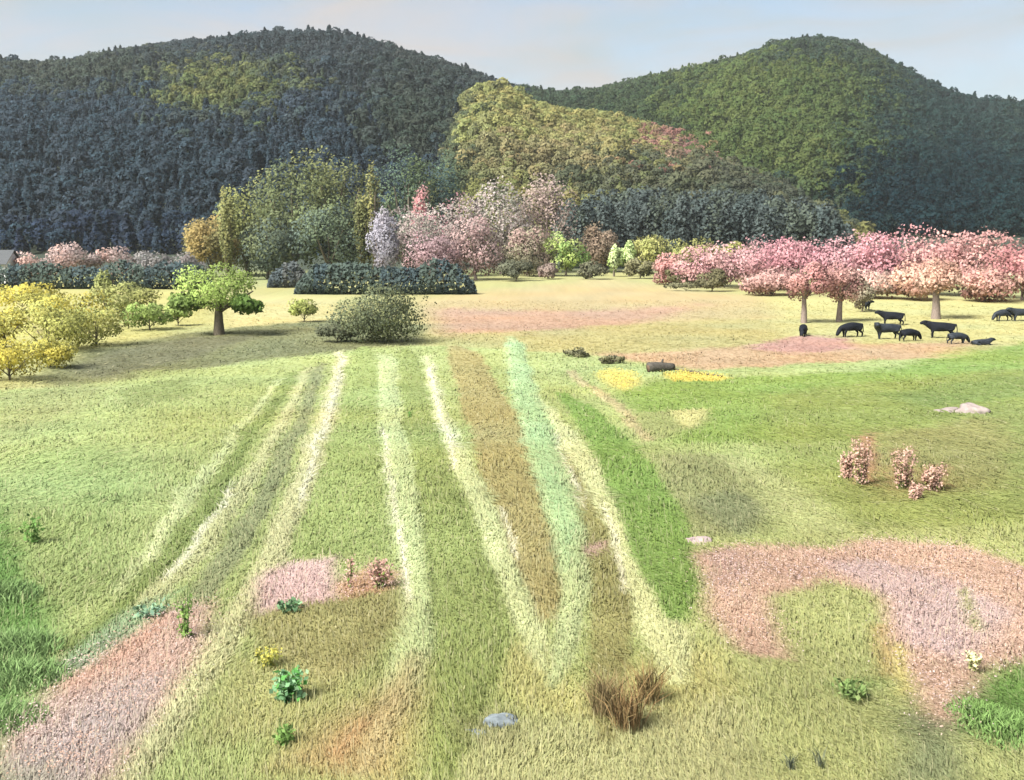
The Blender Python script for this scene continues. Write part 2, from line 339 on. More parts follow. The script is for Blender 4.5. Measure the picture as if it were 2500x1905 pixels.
# mown strips stand a little proud of the field
for Lp, Rp, rel in STRIPS:
    n = 40; t = np.linspace(0, len(Lp) - 1, n); k = np.arange(len(Lp))
    lw = np.array([at(a * S, b * S)[:2] for a, b in Lp]); rw = np.array([at(a * S, b * S)[:2] for a, b in Rp])
    li = np.stack([np.interp(t, k, lw[:, j]) for j in (0, 1)], 1); ri = np.stack([np.interp(t, k, rw[:, j]) for j in (0, 1)], 1)
    V = []
    for q in np.linspace(0, 1, 7):
        p = li * (1 - q) + ri * q; z = g(p[:, 0], p[:, 1]) + strip_h(p[:, 0], p[:, 1]) + (.012 if 0 < q < 1 else -.08) - .16 * (1 - smooth(np.minimum(t, t[-1] - t) / .35))
        V.append(np.column_stack([p, z]))
    V = np.concatenate(V); ii = np.arange(len(V)).reshape(7, n)
    qd = np.stack([ii[:-1, :-1], ii[1:, :-1], ii[1:, 1:], ii[:-1, 1:]], -1).reshape(-1, 4)
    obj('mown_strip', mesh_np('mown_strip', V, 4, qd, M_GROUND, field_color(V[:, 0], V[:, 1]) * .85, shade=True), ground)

# ------------------------------------------------------------------ hills
PROJ = lambda p: (512 + F * p[:, 0] / (p[:, 1] * math.cos(PITCH) - (p[:, 2] - 9.5) * math.sin(PITCH)),
                  390 - F * (p[:, 1] * math.sin(PITCH) + (p[:, 2] - 9.5) * math.cos(PITCH)) / (p[:, 1] * math.cos(PITCH) - (p[:, 2] - 9.5) * math.sin(PITCH)))
class Hill:
    def __init__(s, D, base, pts, sd, tree=6):
        W = np.array([at_y(a, b, D) for a, b in pts]); s.D, s.base, s.sd = D, base, sd
        s.rx, s.rz = W[:, 0], W[:, 2] - tree
        xx = np.linspace(s.rx[0], s.rx[-1], 400); zz = np.interp(xx, s.rx, s.rz); kk = np.hanning(21); kk /= kk.sum()
        zp = np.pad(zz, 10, mode='edge'); s.xx = xx; s.zz = np.convolve(zp, kk, 'valid')
    def z(s, x, y):
        r = np.interp(x * s.D / np.clip(y, s.base * .5, s.D * 1.3), s.xx, s.zz); t = (y - s.base) / (s.D - s.base)
        b = g(x, y) - 6
        up = np.where(t < 1, (.3 * np.sin(np.clip(t, 0, 1) * math.pi / 2) + .7 * np.clip(t, 0, 1)), np.clip(1 - ((t - 1) * .8) ** 2, 0, 1))
        h = b + np.maximum(r - b, 0) * up
        amp = np.clip(up * (1.0 - smooth((t - .7) / .3)), 0, 1)
        return h + amp * (vnoise(x, y, 110, s.sd) * 26 + vnoise(x, y, 45, s.sd + 1) * 9)
    def build(s, name, label, mat):
        x = np.linspace(s.rx[0], s.rx[-1], 120); y = np.linspace(s.base - 20, s.D + (s.D - s.base) * 1.1, 90)
        X, Y = np.meshgrid(x, y); Z = s.z(X.ravel(), Y.ravel()); ii = np.arange(X.size).reshape(X.shape)
        q = np.stack([ii[:-1, :-1], ii[:-1, 1:], ii[1:, 1:], ii[1:, :-1]], -1).reshape(-1, 4)
        o = obj(name, mesh_np(name, np.stack([X.ravel(), Y.ravel(), Z], 1), 4, q, mat, shade=True)); tag(o, label, kind='structure'); return o

M_HILL = noise_mat('woodland_floor', (.03, .04, .03), (.06, .07, .045), .05, .95, .3)
hill_l = Hill(880, 300, [(-500, 110), (-250, 92), (-100, 74), (0, 68), (60, 65), (110, 53), (190, 41), (260, 36), (330, 36), (380, 44), (430, 58), (480, 74), (540, 100), (600, 130), (700, 180), (820, 235)], 21)
hill_r = Hill(1000, 380, [(250, 210), (350, 150), (440, 108), (480, 94), (520, 88), (558, 94), (600, 89), (650, 77), (700, 67), (750, 53), (785, 40), (830, 37), (862, 46), (900, 66), (940, 90), (975, 106), (1024, 110), (1120, 118), (1300, 150), (1600, 200)], 31)
hill_m = Hill(560, 270, [(330, 262), (380, 220), (420, 165), (448, 126), (468, 100), (490, 90), (515, 98), (535, 112), (570, 118), (620, 122), (655, 134), (700, 142), (740, 154), (780, 176), (840, 215), (900, 250)], 41, tree=1)
HK = .74
hill_l.build('hill_left', 'broad dark wooded hill on the left', M_HILL)
hill_r.build('hill_right', 'peaked green wooded hill on the right', M_HILL)
hill_m.build('hill_middle', 'yellow green wooded spur between the two hills', M_HILL)

def blobs(px, py, base, spots):                                     # tree tints by place on a slope, some with shading painted in
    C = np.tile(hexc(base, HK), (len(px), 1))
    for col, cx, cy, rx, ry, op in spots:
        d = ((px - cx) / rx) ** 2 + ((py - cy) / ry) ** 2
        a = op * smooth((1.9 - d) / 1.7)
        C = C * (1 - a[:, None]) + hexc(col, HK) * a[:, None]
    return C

def forest(name, hill, label, base, spots, sp, conifer, seed, y0, y1, qn=26, hh=(8, 13)):
    r = np.random.default_rng(seed)
    X, Y = np.meshgrid(np.arange(-640, 700, sp), np.arange(y0, y1, sp)); x = X.ravel() + r.uniform(-.5, .5, X.size) * sp; y = Y.ravel() + r.uniform(-.5, .5, X.size) * sp
    keep = (np.abs(x) < .62 * y + 20) & (x * hill.D / y > hill.rx[0]) & (x * hill.D / y < hill.rx[-1]); x, y = x[keep], y[keep]; z = hill.z(x, y)
    keep = z > g(x, y) - 1; x, y, z = x[keep], y[keep], z[keep]
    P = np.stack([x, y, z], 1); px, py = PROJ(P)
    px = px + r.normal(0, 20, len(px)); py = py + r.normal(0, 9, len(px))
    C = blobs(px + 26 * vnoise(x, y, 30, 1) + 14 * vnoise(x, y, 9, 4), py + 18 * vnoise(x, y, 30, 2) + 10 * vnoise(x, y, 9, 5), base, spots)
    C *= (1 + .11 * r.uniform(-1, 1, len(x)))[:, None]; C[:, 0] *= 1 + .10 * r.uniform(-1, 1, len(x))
    n = len(x); H = r.uniform(*hh, n) * np.where(r.random(n) < .07, 1.35, 1); con = r.random(n) < conifer
    me = bpy.data.meshes.new(name); me.vertices.add(n); me.vertices.foreach_set('co', P.astype(np.float32).ravel())
    for an, ty, f, v in (('tint', 'FLOAT_VECTOR', 'vector', C), ('scl', 'FLOAT', 'value', H), ('rot', 'FLOAT', 'value', r.uniform(0, 6.283, n)), ('kind_of_tree', 'INT', 'value', r.integers(0, 5, n) + np.where(con, 5, 0))):
        me.attributes.new(an, ty, 'POINT').data.foreach_set(f, np.asarray(v, np.int32 if ty == 'INT' else np.float32).ravel())
    return me, label

def forest_nodes():
    protos = bpy.data.collections.new('forest_trees'); r = np.random.default_rng(3)
    for i in range(10):
        con = i >= 5; qn = 150; u = r.random(qn) ** .8; th = r.uniform(0, 6.283, qn); wd = r.uniform(.26, .32) if con else r.uniform(.42, .52)
        prof = (1 - u) + .05 if con else np.sqrt(np.clip(1 - (u * 1.9 - .95) ** 2, .02, 1)) * (1 + .25 * np.sin(3 * th + i) * np.cos(5 * u))
        rad = wd * prof * r.uniform(.7, 1.05, qn); c = np.stack([rad * np.cos(th), rad * np.sin(th), .06 + .94 * u], 1)
        nr = np.stack([np.cos(th) * .7, np.sin(th) * .7, .55 + 0 * u if con else (u - .3) * 2], 1)
        o = bpy.data.objects.new('forest_tree_%02d' % i, leaf_quads('forest_tree', c, r.uniform(.06, .12, qn), np.ones((qn, 1)) * r.uniform(.93, 1.07, (qn, 1)) * np.ones((1, 3)), nr, r, M_WOOD)); protos.objects.link(o)
    t = bpy.data.node_groups.new('forest', 'GeometryNodeTree'); t.interface.new_socket('Geometry', in_out='INPUT', socket_type='NodeSocketGeometry'); t.interface.new_socket('Geometry', in_out='OUTPUT', socket_type='NodeSocketGeometry')
    n, l = t.nodes, t.links; gi = n.new('NodeGroupInput'); go = n.new('NodeGroupOutput'); ip = n.new('GeometryNodeInstanceOnPoints'); ci = n.new('GeometryNodeCollectionInfo')
    ci.inputs['Collection'].default_value = protos; ci.inputs['Separate Children'].default_value = True; ci.inputs['Reset Children'].default_value = True
    def attr(nm, ty):
        a = n.new('GeometryNodeInputNamedAttribute'); a.data_type = ty; a.inputs['Name'].default_value = nm; return a.outputs['Attribute']
    cx = n.new('ShaderNodeCombineXYZ'); l.new(attr('rot', 'FLOAT'), cx.inputs['Z']); er = n.new('FunctionNodeEulerToRotation'); l.new(cx.outputs[0], er.inputs[0])
    l.new(gi.outputs[0], ip.inputs['Points']); l.new(ci.outputs[0], ip.inputs['Instance']); ip.inputs['Pick Instance'].default_value = True
    l.new(attr('kind_of_tree', 'INT'), ip.inputs['Instance Index']); l.new(er.outputs[0], ip.inputs['Rotation']); l.new(attr('scl', 'FLOAT'), ip.inputs['Scale'])
    l.new(ip.outputs[0], go.inputs[0]); return t

def leaf_quads(name, c, size, col, nr, r, mat=None, flat=.5):
    n = len(c); d = nr / (np.linalg.norm(nr, axis=1, keepdims=True) + 1e-9)
    f = d * flat + r.normal(0, .5, (n, 3)); f /= np.linalg.norm(f, axis=1, keepdims=True)
    a = np.cross(f, r.normal(0, 1, (n, 3))); a /= np.linalg.norm(a, axis=1, keepdims=True) + 1e-9; b = np.cross(f, a)
    s = np.broadcast_to(np.asarray(size, float), (n,))[:, None]; asp = r.uniform(.55, .8, (n, 1))
    V = np.stack([c - a * s, c - b * s * asp, c + a * s, c + b * s * asp], 1).reshape(-1, 3)
    return mesh_np(name, V, 4, np.arange(n * 4), mat or M_LEAF, np.repeat(col, 4, 0), np.repeat(d, 4, 0))

FN = forest_nodes()
def add_stuff(t, name):
    me, lab = t; o = obj(name, me); tag(o, lab, kind='stuff')
    if not len(me.polygons): o.modifiers.new('trees', 'NODES').node_group = FN
    return o

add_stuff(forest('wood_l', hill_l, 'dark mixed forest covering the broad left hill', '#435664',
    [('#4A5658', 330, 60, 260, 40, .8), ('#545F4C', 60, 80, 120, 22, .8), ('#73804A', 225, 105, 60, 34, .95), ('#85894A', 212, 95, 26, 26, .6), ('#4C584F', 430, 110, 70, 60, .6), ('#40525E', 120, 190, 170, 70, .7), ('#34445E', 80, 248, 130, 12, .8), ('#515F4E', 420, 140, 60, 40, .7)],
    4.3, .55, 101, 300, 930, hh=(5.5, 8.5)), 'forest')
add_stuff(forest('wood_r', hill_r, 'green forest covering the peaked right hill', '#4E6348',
    [('#52673F', 650, 115, 140, 40, .6), ('#6B7E3C', 770, 100, 90, 45, .95), ('#6F8240', 740, 140, 70, 60, .8), ('#62773E', 840, 140, 80, 60, .8), ('#475B4E', 800, 45, 90, 18, .8), ('#33504E', 960, 140, 90, 80, .95), ('#1F3F45', 980, 210, 130, 60, .95), ('#1C3B44', 890, 220, 70, 40, .95), ('#6E8040', 800, 170, 50, 26, .7), ('#4A6048', 560, 105, 50, 22, .7)],  # left face lighter, right side darker: shading painted into tints, plus conifer colour
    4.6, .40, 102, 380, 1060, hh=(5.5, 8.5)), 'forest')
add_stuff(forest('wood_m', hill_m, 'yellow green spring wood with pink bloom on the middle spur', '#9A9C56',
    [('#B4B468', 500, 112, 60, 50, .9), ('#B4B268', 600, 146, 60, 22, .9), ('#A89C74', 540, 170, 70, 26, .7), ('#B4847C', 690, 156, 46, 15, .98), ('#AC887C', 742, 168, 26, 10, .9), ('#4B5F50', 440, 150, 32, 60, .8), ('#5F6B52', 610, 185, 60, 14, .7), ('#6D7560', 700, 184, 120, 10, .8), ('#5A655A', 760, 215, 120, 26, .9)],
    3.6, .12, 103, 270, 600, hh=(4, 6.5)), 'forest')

# the grey-green wood at the foot of the spur: one mass
def wood_mass():
    r = np.random.default_rng(55); cs, ss, co, nn = [], [], [], []
    for i in range(330):
        px = r.uniform(560, 850); Y = r.uniform(262, 300); p = at_y(px, 240, Y); x, y = p[0], p[1]; z = float(g(x, y))
        top = np.interp(px, [560, 600, 640, 700, 760, 830, 850], [200, 186, 184, 186, 186, 200, 225]) + r.uniform(0, 26)
        H = max(at_y(px, top, Y)[2] - z, 4) * (.9 + .1 * (Y - 262) / 38); n = 190
        u = r.random(n) ** .8; th = r.uniform(0, 6.283, n); rad = H * .30 * (1.05 - u) ** .6 * r.uniform(.6, 1, n)
        cs.append(np.stack([x + rad * np.cos(th), y + rad * np.sin(th), z + H * (.08 + .92 * u)], 1)); ss.append(np.full(n, .5))
        c = hexc(['#5F6D6B', '#64716E', '#596967', '#687566'][i % 4], HK) * r.uniform(.85, 1.15); co.append(c * r.uniform(.85, 1.15, (n, 1)))
        nn.append(np.stack([np.cos(th) * .8, np.sin(th) * .8, u * 1.2], 1))
    return leaf_quads('grey_wood', np.concatenate(cs), np.concatenate(ss), np.concatenate(co), np.concatenate(nn), r), 'grey green conifer wood at the foot of the middle spur'
add_stuff(wood_mass(), 'conifer_wood')

# ------------------------------------------------------------------ trees and shrubs
def tube(pts, rad, k=7):
    V, Fc = [], []; pts = [np.array(p, float) for p in pts]
    for i, p in enumerate(pts):
        d = pts[min(i + 1, len(pts) - 1)] - pts[max(i - 1, 0)]; d /= np.linalg.norm(d) + 1e-9
        a = np.cross(d, [0.31, .95, 0.1]); a /= np.linalg.norm(a); b = np.cross(d, a)
        for j in range(k):
            t = 2 * math.pi * j / k; V.append(p + (a * math.cos(t) + b * math.sin(t)) * rad[i])
    for i in range(len(pts) - 1):
        for j in range(k):
            Fc.append((i * k + j, i * k + (j + 1) % k, (i + 1) * k + (j + 1) % k, (i + 1) * k + j))
    return V, Fc

def tubes_mesh(name, lst, mat, caps=False):
    V, Fc = [], []
    for pts, rad in lst:
        v, f = tube(pts, rad); o = len(V); V += v; Fc += [tuple(i + o for i in q) for q in f]
        if caps:
            Fc.append(tuple(range(o, o + 7))[::-1]); Fc.append(tuple(range(len(V) - 7, len(V))))
    me = bpy.data.meshes.new(name); me.from_pydata([tuple(v) for v in V], [], Fc); me.materials.append(mat)
    me.polygons.foreach_set('use_smooth', np.ones(len(me.polygons), bool)); return me

def crown_mesh(name, c, rad, n, leaf, cols, r, k, clumps=14, squash=.0, clump_r=.42, up=.35):
    c = np.array(c, float); rad = np.array(rad, float); ce = []
    while len(ce) < clumps:
        v = r.normal(0, 1, 3); v /= np.linalg.norm(v); v *= r.uniform(.35, .82) ** .8
        if v[2] < -.75: continue
        ce.append(v)
    ce = np.array(ce); cc = np.array([hexc(h, k) for h in cols]); ci = cc[r.integers(0, len(cols), clumps)] * r.uniform(.82, 1.18, (clumps, 1))
    T = r.integers(0, clumps, n); v = r.normal(0, 1, (n, 3)); v /= np.linalg.norm(v, axis=1, keepdims=True)
    rr = clump_r * r.uniform(.7, 1.3, clumps)[T, None] * r.uniform(.45, 1.1, (n, 1)) ** .6
    q = ce[T] + v * rr
    P = c + q * rad
    nr = q * .7 + v * .5; nr[:, 2] += up
    return leaf_quads(name, P, leaf * r.uniform(.6, 1.25, n), ci[T] * r.uniform(.86, 1.14, (n, 1)), nr, r)

TK = 1.05
def tree(name, label, cat, px, base, top, width, cols, Y=None, group=None, trunk=.22, leaf=None, n=1500, clumps=16, bark=None, k=None, seed=0, fork=False, clump_r=.42, tw=None):
    r = np.random.default_rng(1000 + int(px * 7 + top * 3) + seed)
    if Y is None: b = at(px, base)
    else:
        q = at_y(px, base, Y); b = np.array([q[0], Y, float(g(q[0], Y))])
    topz = at_y(px, top, b[1])[2]; H = topz - b[2]; mp_ = dist_px(b); Wm = width * mp_
    root = empty(name, b, label, cat, group)
    ch = H * (1 - trunk); cz = H * trunk + ch / 2
    tr = (tw or max(.05, .028 * H))
    lean = r.uniform(-.03, .03, 2) * H
    lst = [([(0, 0, -.3), (lean[0] * .3, lean[1] * .3, H * trunk * .6), (lean[0], lean[1], H * trunk + .05 * H), (lean[0] * 1.2, lean[1], H * .72)], [tr * 1.35, tr, tr * .8, tr * .22])]
    nb = 5 if not fork else 2
    for i in range(nb):
        a = 2 * math.pi * (i + r.random() * .6) / nb if not fork else (math.pi * i + .2)
        z0 = H * (trunk + .02 + .06 * (i % 3)); o = Wm * (.33 if not fork else .42)
        z1 = H * (.58 + .2 * r.random()) if not fork else H * (trunk + .30)
        lst.append(([(lean[0] * .6, lean[1] * .6, z0), (o * .5 * math.cos(a), o * .5 * math.sin(a), (z0 + z1) / 2), (o * math.cos(a), o * math.sin(a), z1)], [tr * .55, tr * .38, tr * .14]))
    obj('trunk', tubes_mesh('trunk', lst, bark or M_BARK), root)
    obj('crown', crown_mesh('crown', (0, 0, cz), (Wm / 2 * .95, Wm / 2 * .85, ch / 2 * 1.0), int(n * 1.7), (leaf or max(mp_ * 1.9, .05)) * .72, cols, r, k or TK, clumps, clump_r=clump_r), root)
    return root, b, H, Wm, mp_

OLV = ['#6B744A', '#626C46', '#757A4C', '#5A664A', '#7B7F4E']
PNK = ['#C4949A', '#CCA49E', '#BE888E', '#D0ACA2', '#C09692']
MAU = ['#B2A4A0', '#A69C98', '#BAA8A4', '#9C968C', '#BEAEAA', '#A0A090']

# pale shed at the left edge
def shed():
    b = at_y(-14, 280, 190); x, y = b[0], 190.0; z = float(g(x, y))
    root = empty('shed', (x, y, z), 'small whitewashed shed with dark roof cut by the left edge', 'shed')
    def box(name, c, s, mat, parent):
        bm = bmesh.new(); bmesh.ops.create_cube(bm, size=1); bmesh.ops.scale(bm, vec=s, verts=bm.verts); bmesh.ops.translate(bm, vec=c, verts=bm.verts)
        bmesh.ops.bevel(bm, geom=bm.edges[:], offset=.02, segments=1, affect='EDGES')
        me = bpy.data.meshes.new(name); bm.to_mesh(me); bm.free(); me.materials.append(mat); return obj(name, me, parent)
    Wd, Dp, h, rg = 9.6, 6.0, 3.9, 2.0
    bm = bmesh.new(); P = [(-Wd/2, -Dp/2, -.3), (Wd/2, -Dp/2, -.3), (Wd/2, Dp/2, -.3), (-Wd/2, Dp/2, -.3), (-Wd/2, -Dp/2, h), (Wd/2, -Dp/2, h), (Wd/2, Dp/2, h), (-Wd/2, Dp/2, h), (-Wd/2, 0, h + rg), (Wd/2, 0, h + rg)]
    v = [bm.verts.new(p) for p in P]
    for f in [(0, 1, 5, 4), (2, 3, 7, 6), (1, 2, 6, 9, 5), (3, 0, 4, 8, 7), (0, 3, 2, 1), (4, 5, 9, 8), (6, 7, 8, 9)]: bm.faces.new([v[i] for i in f])
    me = bpy.data.meshes.new('wall'); bm.to_mesh(me); bm.free(); me.materials.append(M_WALL); obj('wall', me, root)
    bm = bmesh.new()
    for s in (-1, 1):
        o, t = .45, .12; sl = rg / (Dp / 2)
        a = [(-Wd/2 - o, s * (Dp/2 + o), h - o * sl + .05), (Wd/2 + o, s * (Dp/2 + o), h - o * sl + .05), (Wd/2 + o, 0, h + rg + .05), (-Wd/2 - o, 0, h + rg + .05)]
        lo = [bm.verts.new(q) for q in a]; hi = [bm.verts.new((q[0], q[1], q[2] + t)) for q in a]
        bm.faces.new(lo); bm.faces.new(hi[::-1])
        for i in range(4): bm.faces.new([lo[i], lo[(i + 1) % 4], hi[(i + 1) % 4], hi[i]])
    bmesh.ops.recalc_face_normals(bm, faces=bm.faces); me = bpy.data.meshes.new('roof'); bm.to_mesh(me); bm.free(); me.materials.append(M_ROOF); obj('roof', me, root)
    d = box('door', (.8, -Dp/2 - .04, 1.1), (1.3, .08, 2.2), M_DOOR, root); box('handle', (1.25, -Dp/2 - .11, 1.1), (.06, .06, .2), M_ROOF, d)
    wd = box('window', (-2.2, -Dp/2 - .03, 1.9), (1.1, .07, 1.0), M_DOOR, root); box('sill', (-2.2, -Dp/2 - .08, 1.36), (1.3, .16, .08), M_WALL, wd)
shed()

# tall olive trees left of centre
for px, base, top, wd, cols, Y, lab in [
    (212, 277, 216, 56, ['#8A7D4C', '#7F7A4C', '#94824C'], 222, 'ochre brown tree at the left end of the tall olive trees'),
    (248, 278, 184, 64, ['#7C8148', '#6F7748', '#868A4C'], 232, 'yellow olive tree standing against the dark left hill foot'),
    (294, 279, 158, 88, OLV, 226, 'broad tall olive tree left of the tallest one'),
    (342, 280, 146, 84, OLV, 230, 'tallest olive tree in the clump left of centre'),
    (268, 280, 216, 72, ['#5D6A58', '#56645A', '#6A7350'], 214, 'low grey green tree in front of the tall olive trees'),
    (330, 280, 200, 80, ['#5C6A52', '#66724A', '#55645A'], 212, 'dark olive tree in front of the tallest olive tree'),
    (406, 277, 150, 66, ['#5B6C50', '#4F6250', '#66764E'], 262, 'dark green tree rising behind the pale lilac tree'),
    (442, 275, 156, 60, ['#4C6055', '#42585A', '#586B52'], 268, 'blue green tree beside the crimson crown')]:
    tree('olive_tree', lab, 'tree', px, base, top, wd, cols, Y, 'tall trees left of centre', n=3400, clumps=26, trunk=.07, k=1.25, leaf=.42)
for px, top, wd, lab in [(374, 164, 18, 'slim yellow poplar at the right edge of the olive trees'), (363, 196, 18, 'short slim yellow poplar just left of the taller one'), (229, 190, 18, 'slim yellow poplar at the left edge of the olive trees')]:
    tree('poplar_tree', lab, 'tree', px, 282, top, wd, ['#868850', '#7C804E', '#929054'], 210, 'slim yellow poplars', n=1100, clumps=26, trunk=.04, clump_r=.42)

# mauve and pink blossom in the middle
for px, base, top, wd, cols, Y, lab in [
    (384, 278, 212, 34, ['#A8A4B0', '#9E9CA8', '#B4AEB6'], 205, 'narrow pale lilac blossom tree beside the olive trees'),
    (421, 276, 190, 20, ['#C08486', '#B48A88', '#C69896'], 236, 'slender tree with a small crimson crown'),
    (410, 278, 212, 64, MAU, 214, 'mauve blossom tree behind the left part of the centre hedge'),
    (449, 277, 194, 68, MAU + ['#B98890'], 226, 'tall mauve tree right of the crimson crown'),
    (432, 279, 232, 66, ['#B89496', '#B09094', '#A88E92'], 204, 'rose pink blossom tree directly above the centre hedge'),
    (476, 278, 218, 62, ['#B89896', '#AE9492', '#BC9E9A', '#A08E88'], 210, 'pink blossom tree at the right end of the centre hedge'),
    (502, 276, 184, 72, MAU, 236, 'tall dusty mauve tree with a feathery top'),
    (546, 275, 182, 70, ['#A8948C', '#B49E98', '#9C8A80', '#9A8E7E'], 242, 'tall pale mauve tree above the light green tree'),
    (528, 274, 228, 50, ['#A49084', '#8F8A70', '#AE938A'], 226, 'low brownish mauve tree left of the light green tree'),
    (600, 273, 226, 40, ['#A38C74', '#94846C', '#AC9680'], 246, 'tan brown rounded tree right of the light green tree')]:
    tree('blossom_tree', lab, 'tree', px, base, top, wd, cols, Y, 'mauve blossom trees in the middle', n=2400, clumps=24, trunk=.07, bark=M_BARK_P, clump_r=.46)

# pale pink hedgerow far left, dark hedges
for px, top, wd, lab in [(34, 248, 46, 'pale pink flowering shrub next to the shed'), (72, 238, 54, 'tallest pale pink flowering shrub above the left hedge'), (112, 246, 48, 'pale pink flowering shrub right of the tallest one'), (150, 250, 46, 'greyish pink flowering shrub before the ochre tree'), (185, 252, 44, 'mauve grey shrub at the right end of the pink row')]:
    tree('flowering_shrub', lab, 'shrub', px, 272, top, wd, ['#B09A96', '#A8928F', '#BC9C92', '#A0928E'] if px < 140 else ['#8A8684', '#948A88', '#807E80'], 192, 'pale pink shrubs behind the left hedge', n=1100, clumps=14, trunk=.08, bark=M_BARK_P)

def hedge(label, x0, x1, base, top, Y, cols, n):
    a = at_y(x0, base, Y); b = at_y(x1, base, Y); cx = (a[0] + b[0]) / 2; z = float(g(cx, Y)); r = np.random.default_rng(int(x1))
    H = at_y(x0, top, Y)[2] - z; L_ = (b[0] - a[0]) / 2; root = empty('hedge', (cx, Y, z), label, 'hedge', 'dark field hedges')
    t = r.uniform(-1, 1, n); th = r.uniform(-1.45, math.pi + 1.45, n); edge = np.clip((1 - np.abs(t)) * L_ / (H * .6), 0.02, 1) ** .5
    hh = H * (1 + .35 * vnoise(t * L_, t * 0, 3.1, 2) + .2 * vnoise(t * L_, t * 0, .9, 3)) * edge; ww = 1.5 * edge * r.uniform(.8, 1.05, n)
    q = r.uniform(.75, 1.03, n)
    P = np.stack([t * L_, np.cos(th) * ww * q, np.maximum(.05, hh * (.5 + .5 * np.sin(th)) * q)], 1)
    nr = np.stack([t * .0, np.cos(th), np.sin(th) + .25], 1); cc = np.array([hexc(c, TK) for c in cols])
    col = cc[np.clip((vnoise(t * L_, t, 2.0, 6) + .5) * len(cols), 0, len(cols) - 1).astype(int)] * r.uniform(.82, 1.18, (n, 1))
    obj('foliage', leaf_quads('foliage', P, .34, col, nr, r), root)
    for s_ in np.linspace(-L_ * .92, L_ * .92, 14): obj('stem', tubes_mesh('stem', [([(s_, 0, -.2), (s_ + .1, 0, H * .6)], [.07, .03])], M_BARK), root)
DK = ['#4E5F60', '#485A5E', '#56665E', '#506058']
hedge('long dark blue green hedge at the left below the pink shrubs', -60, 214, 284, 263, 178, DK, 5200)
hedge('dark blue green hedge in the centre below the pink blossom trees', 295, 476, 290, 262, 165, DK, 4600)
hedge('short low grey hedge between the bright green tree and centre hedge', 268, 312, 283, 258, 182, ['#5E6668', '#666A68', '#586468'], 1200)

# left: yellow shrubs, the forked tree, bushes
YL = ['#C9BE44', '#BDB64C', '#D2C648', '#B2B050']
YG = ['#AEB058', '#A4A858', '#B8B65C']
for px, base, top, wd, cols, lab in [
    (22, 312, 284, 84, YL, 'low yellow flowering shrub below the left hedge end'),
    (66, 330, 288, 84, YL + YG, 'broad yellow green shrub behind the olive tipped bush'),
    (4, 348, 296, 62, YL, 'bright yellow shrub cut by the left edge, upper one'),
    (46, 352, 306, 80, YG, 'dull yellow green shrub in the middle of the yellow thicket'),
    (96, 346, 306, 74, YG + ['#9FA65A'], 'greenish yellow shrub above the olive band'),
    (10, 380, 334, 74, ['#D4C640', '#CABE44', '#C0B84C'], 'brightest yellow shrub at the lower left of the thicket'),
    (50, 368, 338, 56, YL, 'small yellow shrub lowest on the olive band')]:
    tree('yellow_shrub', lab, 'shrub', px, base, top, wd, cols, None, 'yellow shrubs on the left bank', n=1500, clumps=16, trunk=.06, k=.98)
tree('olive_bush', 'rounded olive bush with a pointed tip left of the forked tree', 'bush', 122, 316, 280, 74, ['#A0A45C', '#969C5A', '#AAAC62'], n=1500, clumps=16, trunk=.08, k=.98)
tree('olive_bush', 'narrow pointed olive bush beside the rounded olive one', 'bush', 106, 312, 270, 20, ['#A2AA60', '#989F5C'], n=500, clumps=10, trunk=.08, k=.98)
tree('green_bush', 'fresh green bush between the olive bush and the forked tree', 'bush', 150, 330, 300, 54, ['#8FA852', '#98AE58', '#86A04E'], n=1200, clumps=14, trunk=.08, k=.98)
tree('green_bush', 'small green bush left of the forked trunk', 'bush', 178, 326, 304, 30, ['#A4B85E', '#96AC56'], n=700, clumps=10, trunk=.1, k=.98)
fk = tree('forked_tree', 'bright green tree with a short forked trunk', 'tree', 219, 335, 262, 80, ['#A3BC58', '#9CB652', '#AEC462', '#94AC50'], n=2300, clumps=18, trunk=.30, fork=True, tw=.42, k=.98)
rr = np.random.default_rng(5)
for s, cols in ((-1, ['#86A04C', '#7F9A4A']), (1, ['#7FA448', '#76983F'])):
    obj('bough', crown_mesh('bough', (s * fk[3] * .36, -.9, fk[2] * .47), (fk[3] * .2, 1.2, fk[2] * .13), 800, .24, cols, rr, .8, 5, clump_r=.7), fk[0])
tree('green_bush', 'small pale green bush left of the big olive bush', 'bush', 304, 322, 298, 36, ['#A6AE58', '#9CA856'], n=700, clumps=10, trunk=.08, k=.98)
tree('big_bush', 'big rounded grey olive bush at the top of the mown strips', 'bush', 374, 342, 286, 98, ['#7B8258', '#727A56', '#848A5A', '#6A7458'], n=4200, clumps=30, trunk=.03, k=.98, clump_r=.5)
tree('low_shrub', 'low dark shrub under the left side of the big bush', 'shrub', 338, 342, 322, 44, ['#6A6E54', '#626850'], n=800, clumps=10, trunk=.06)

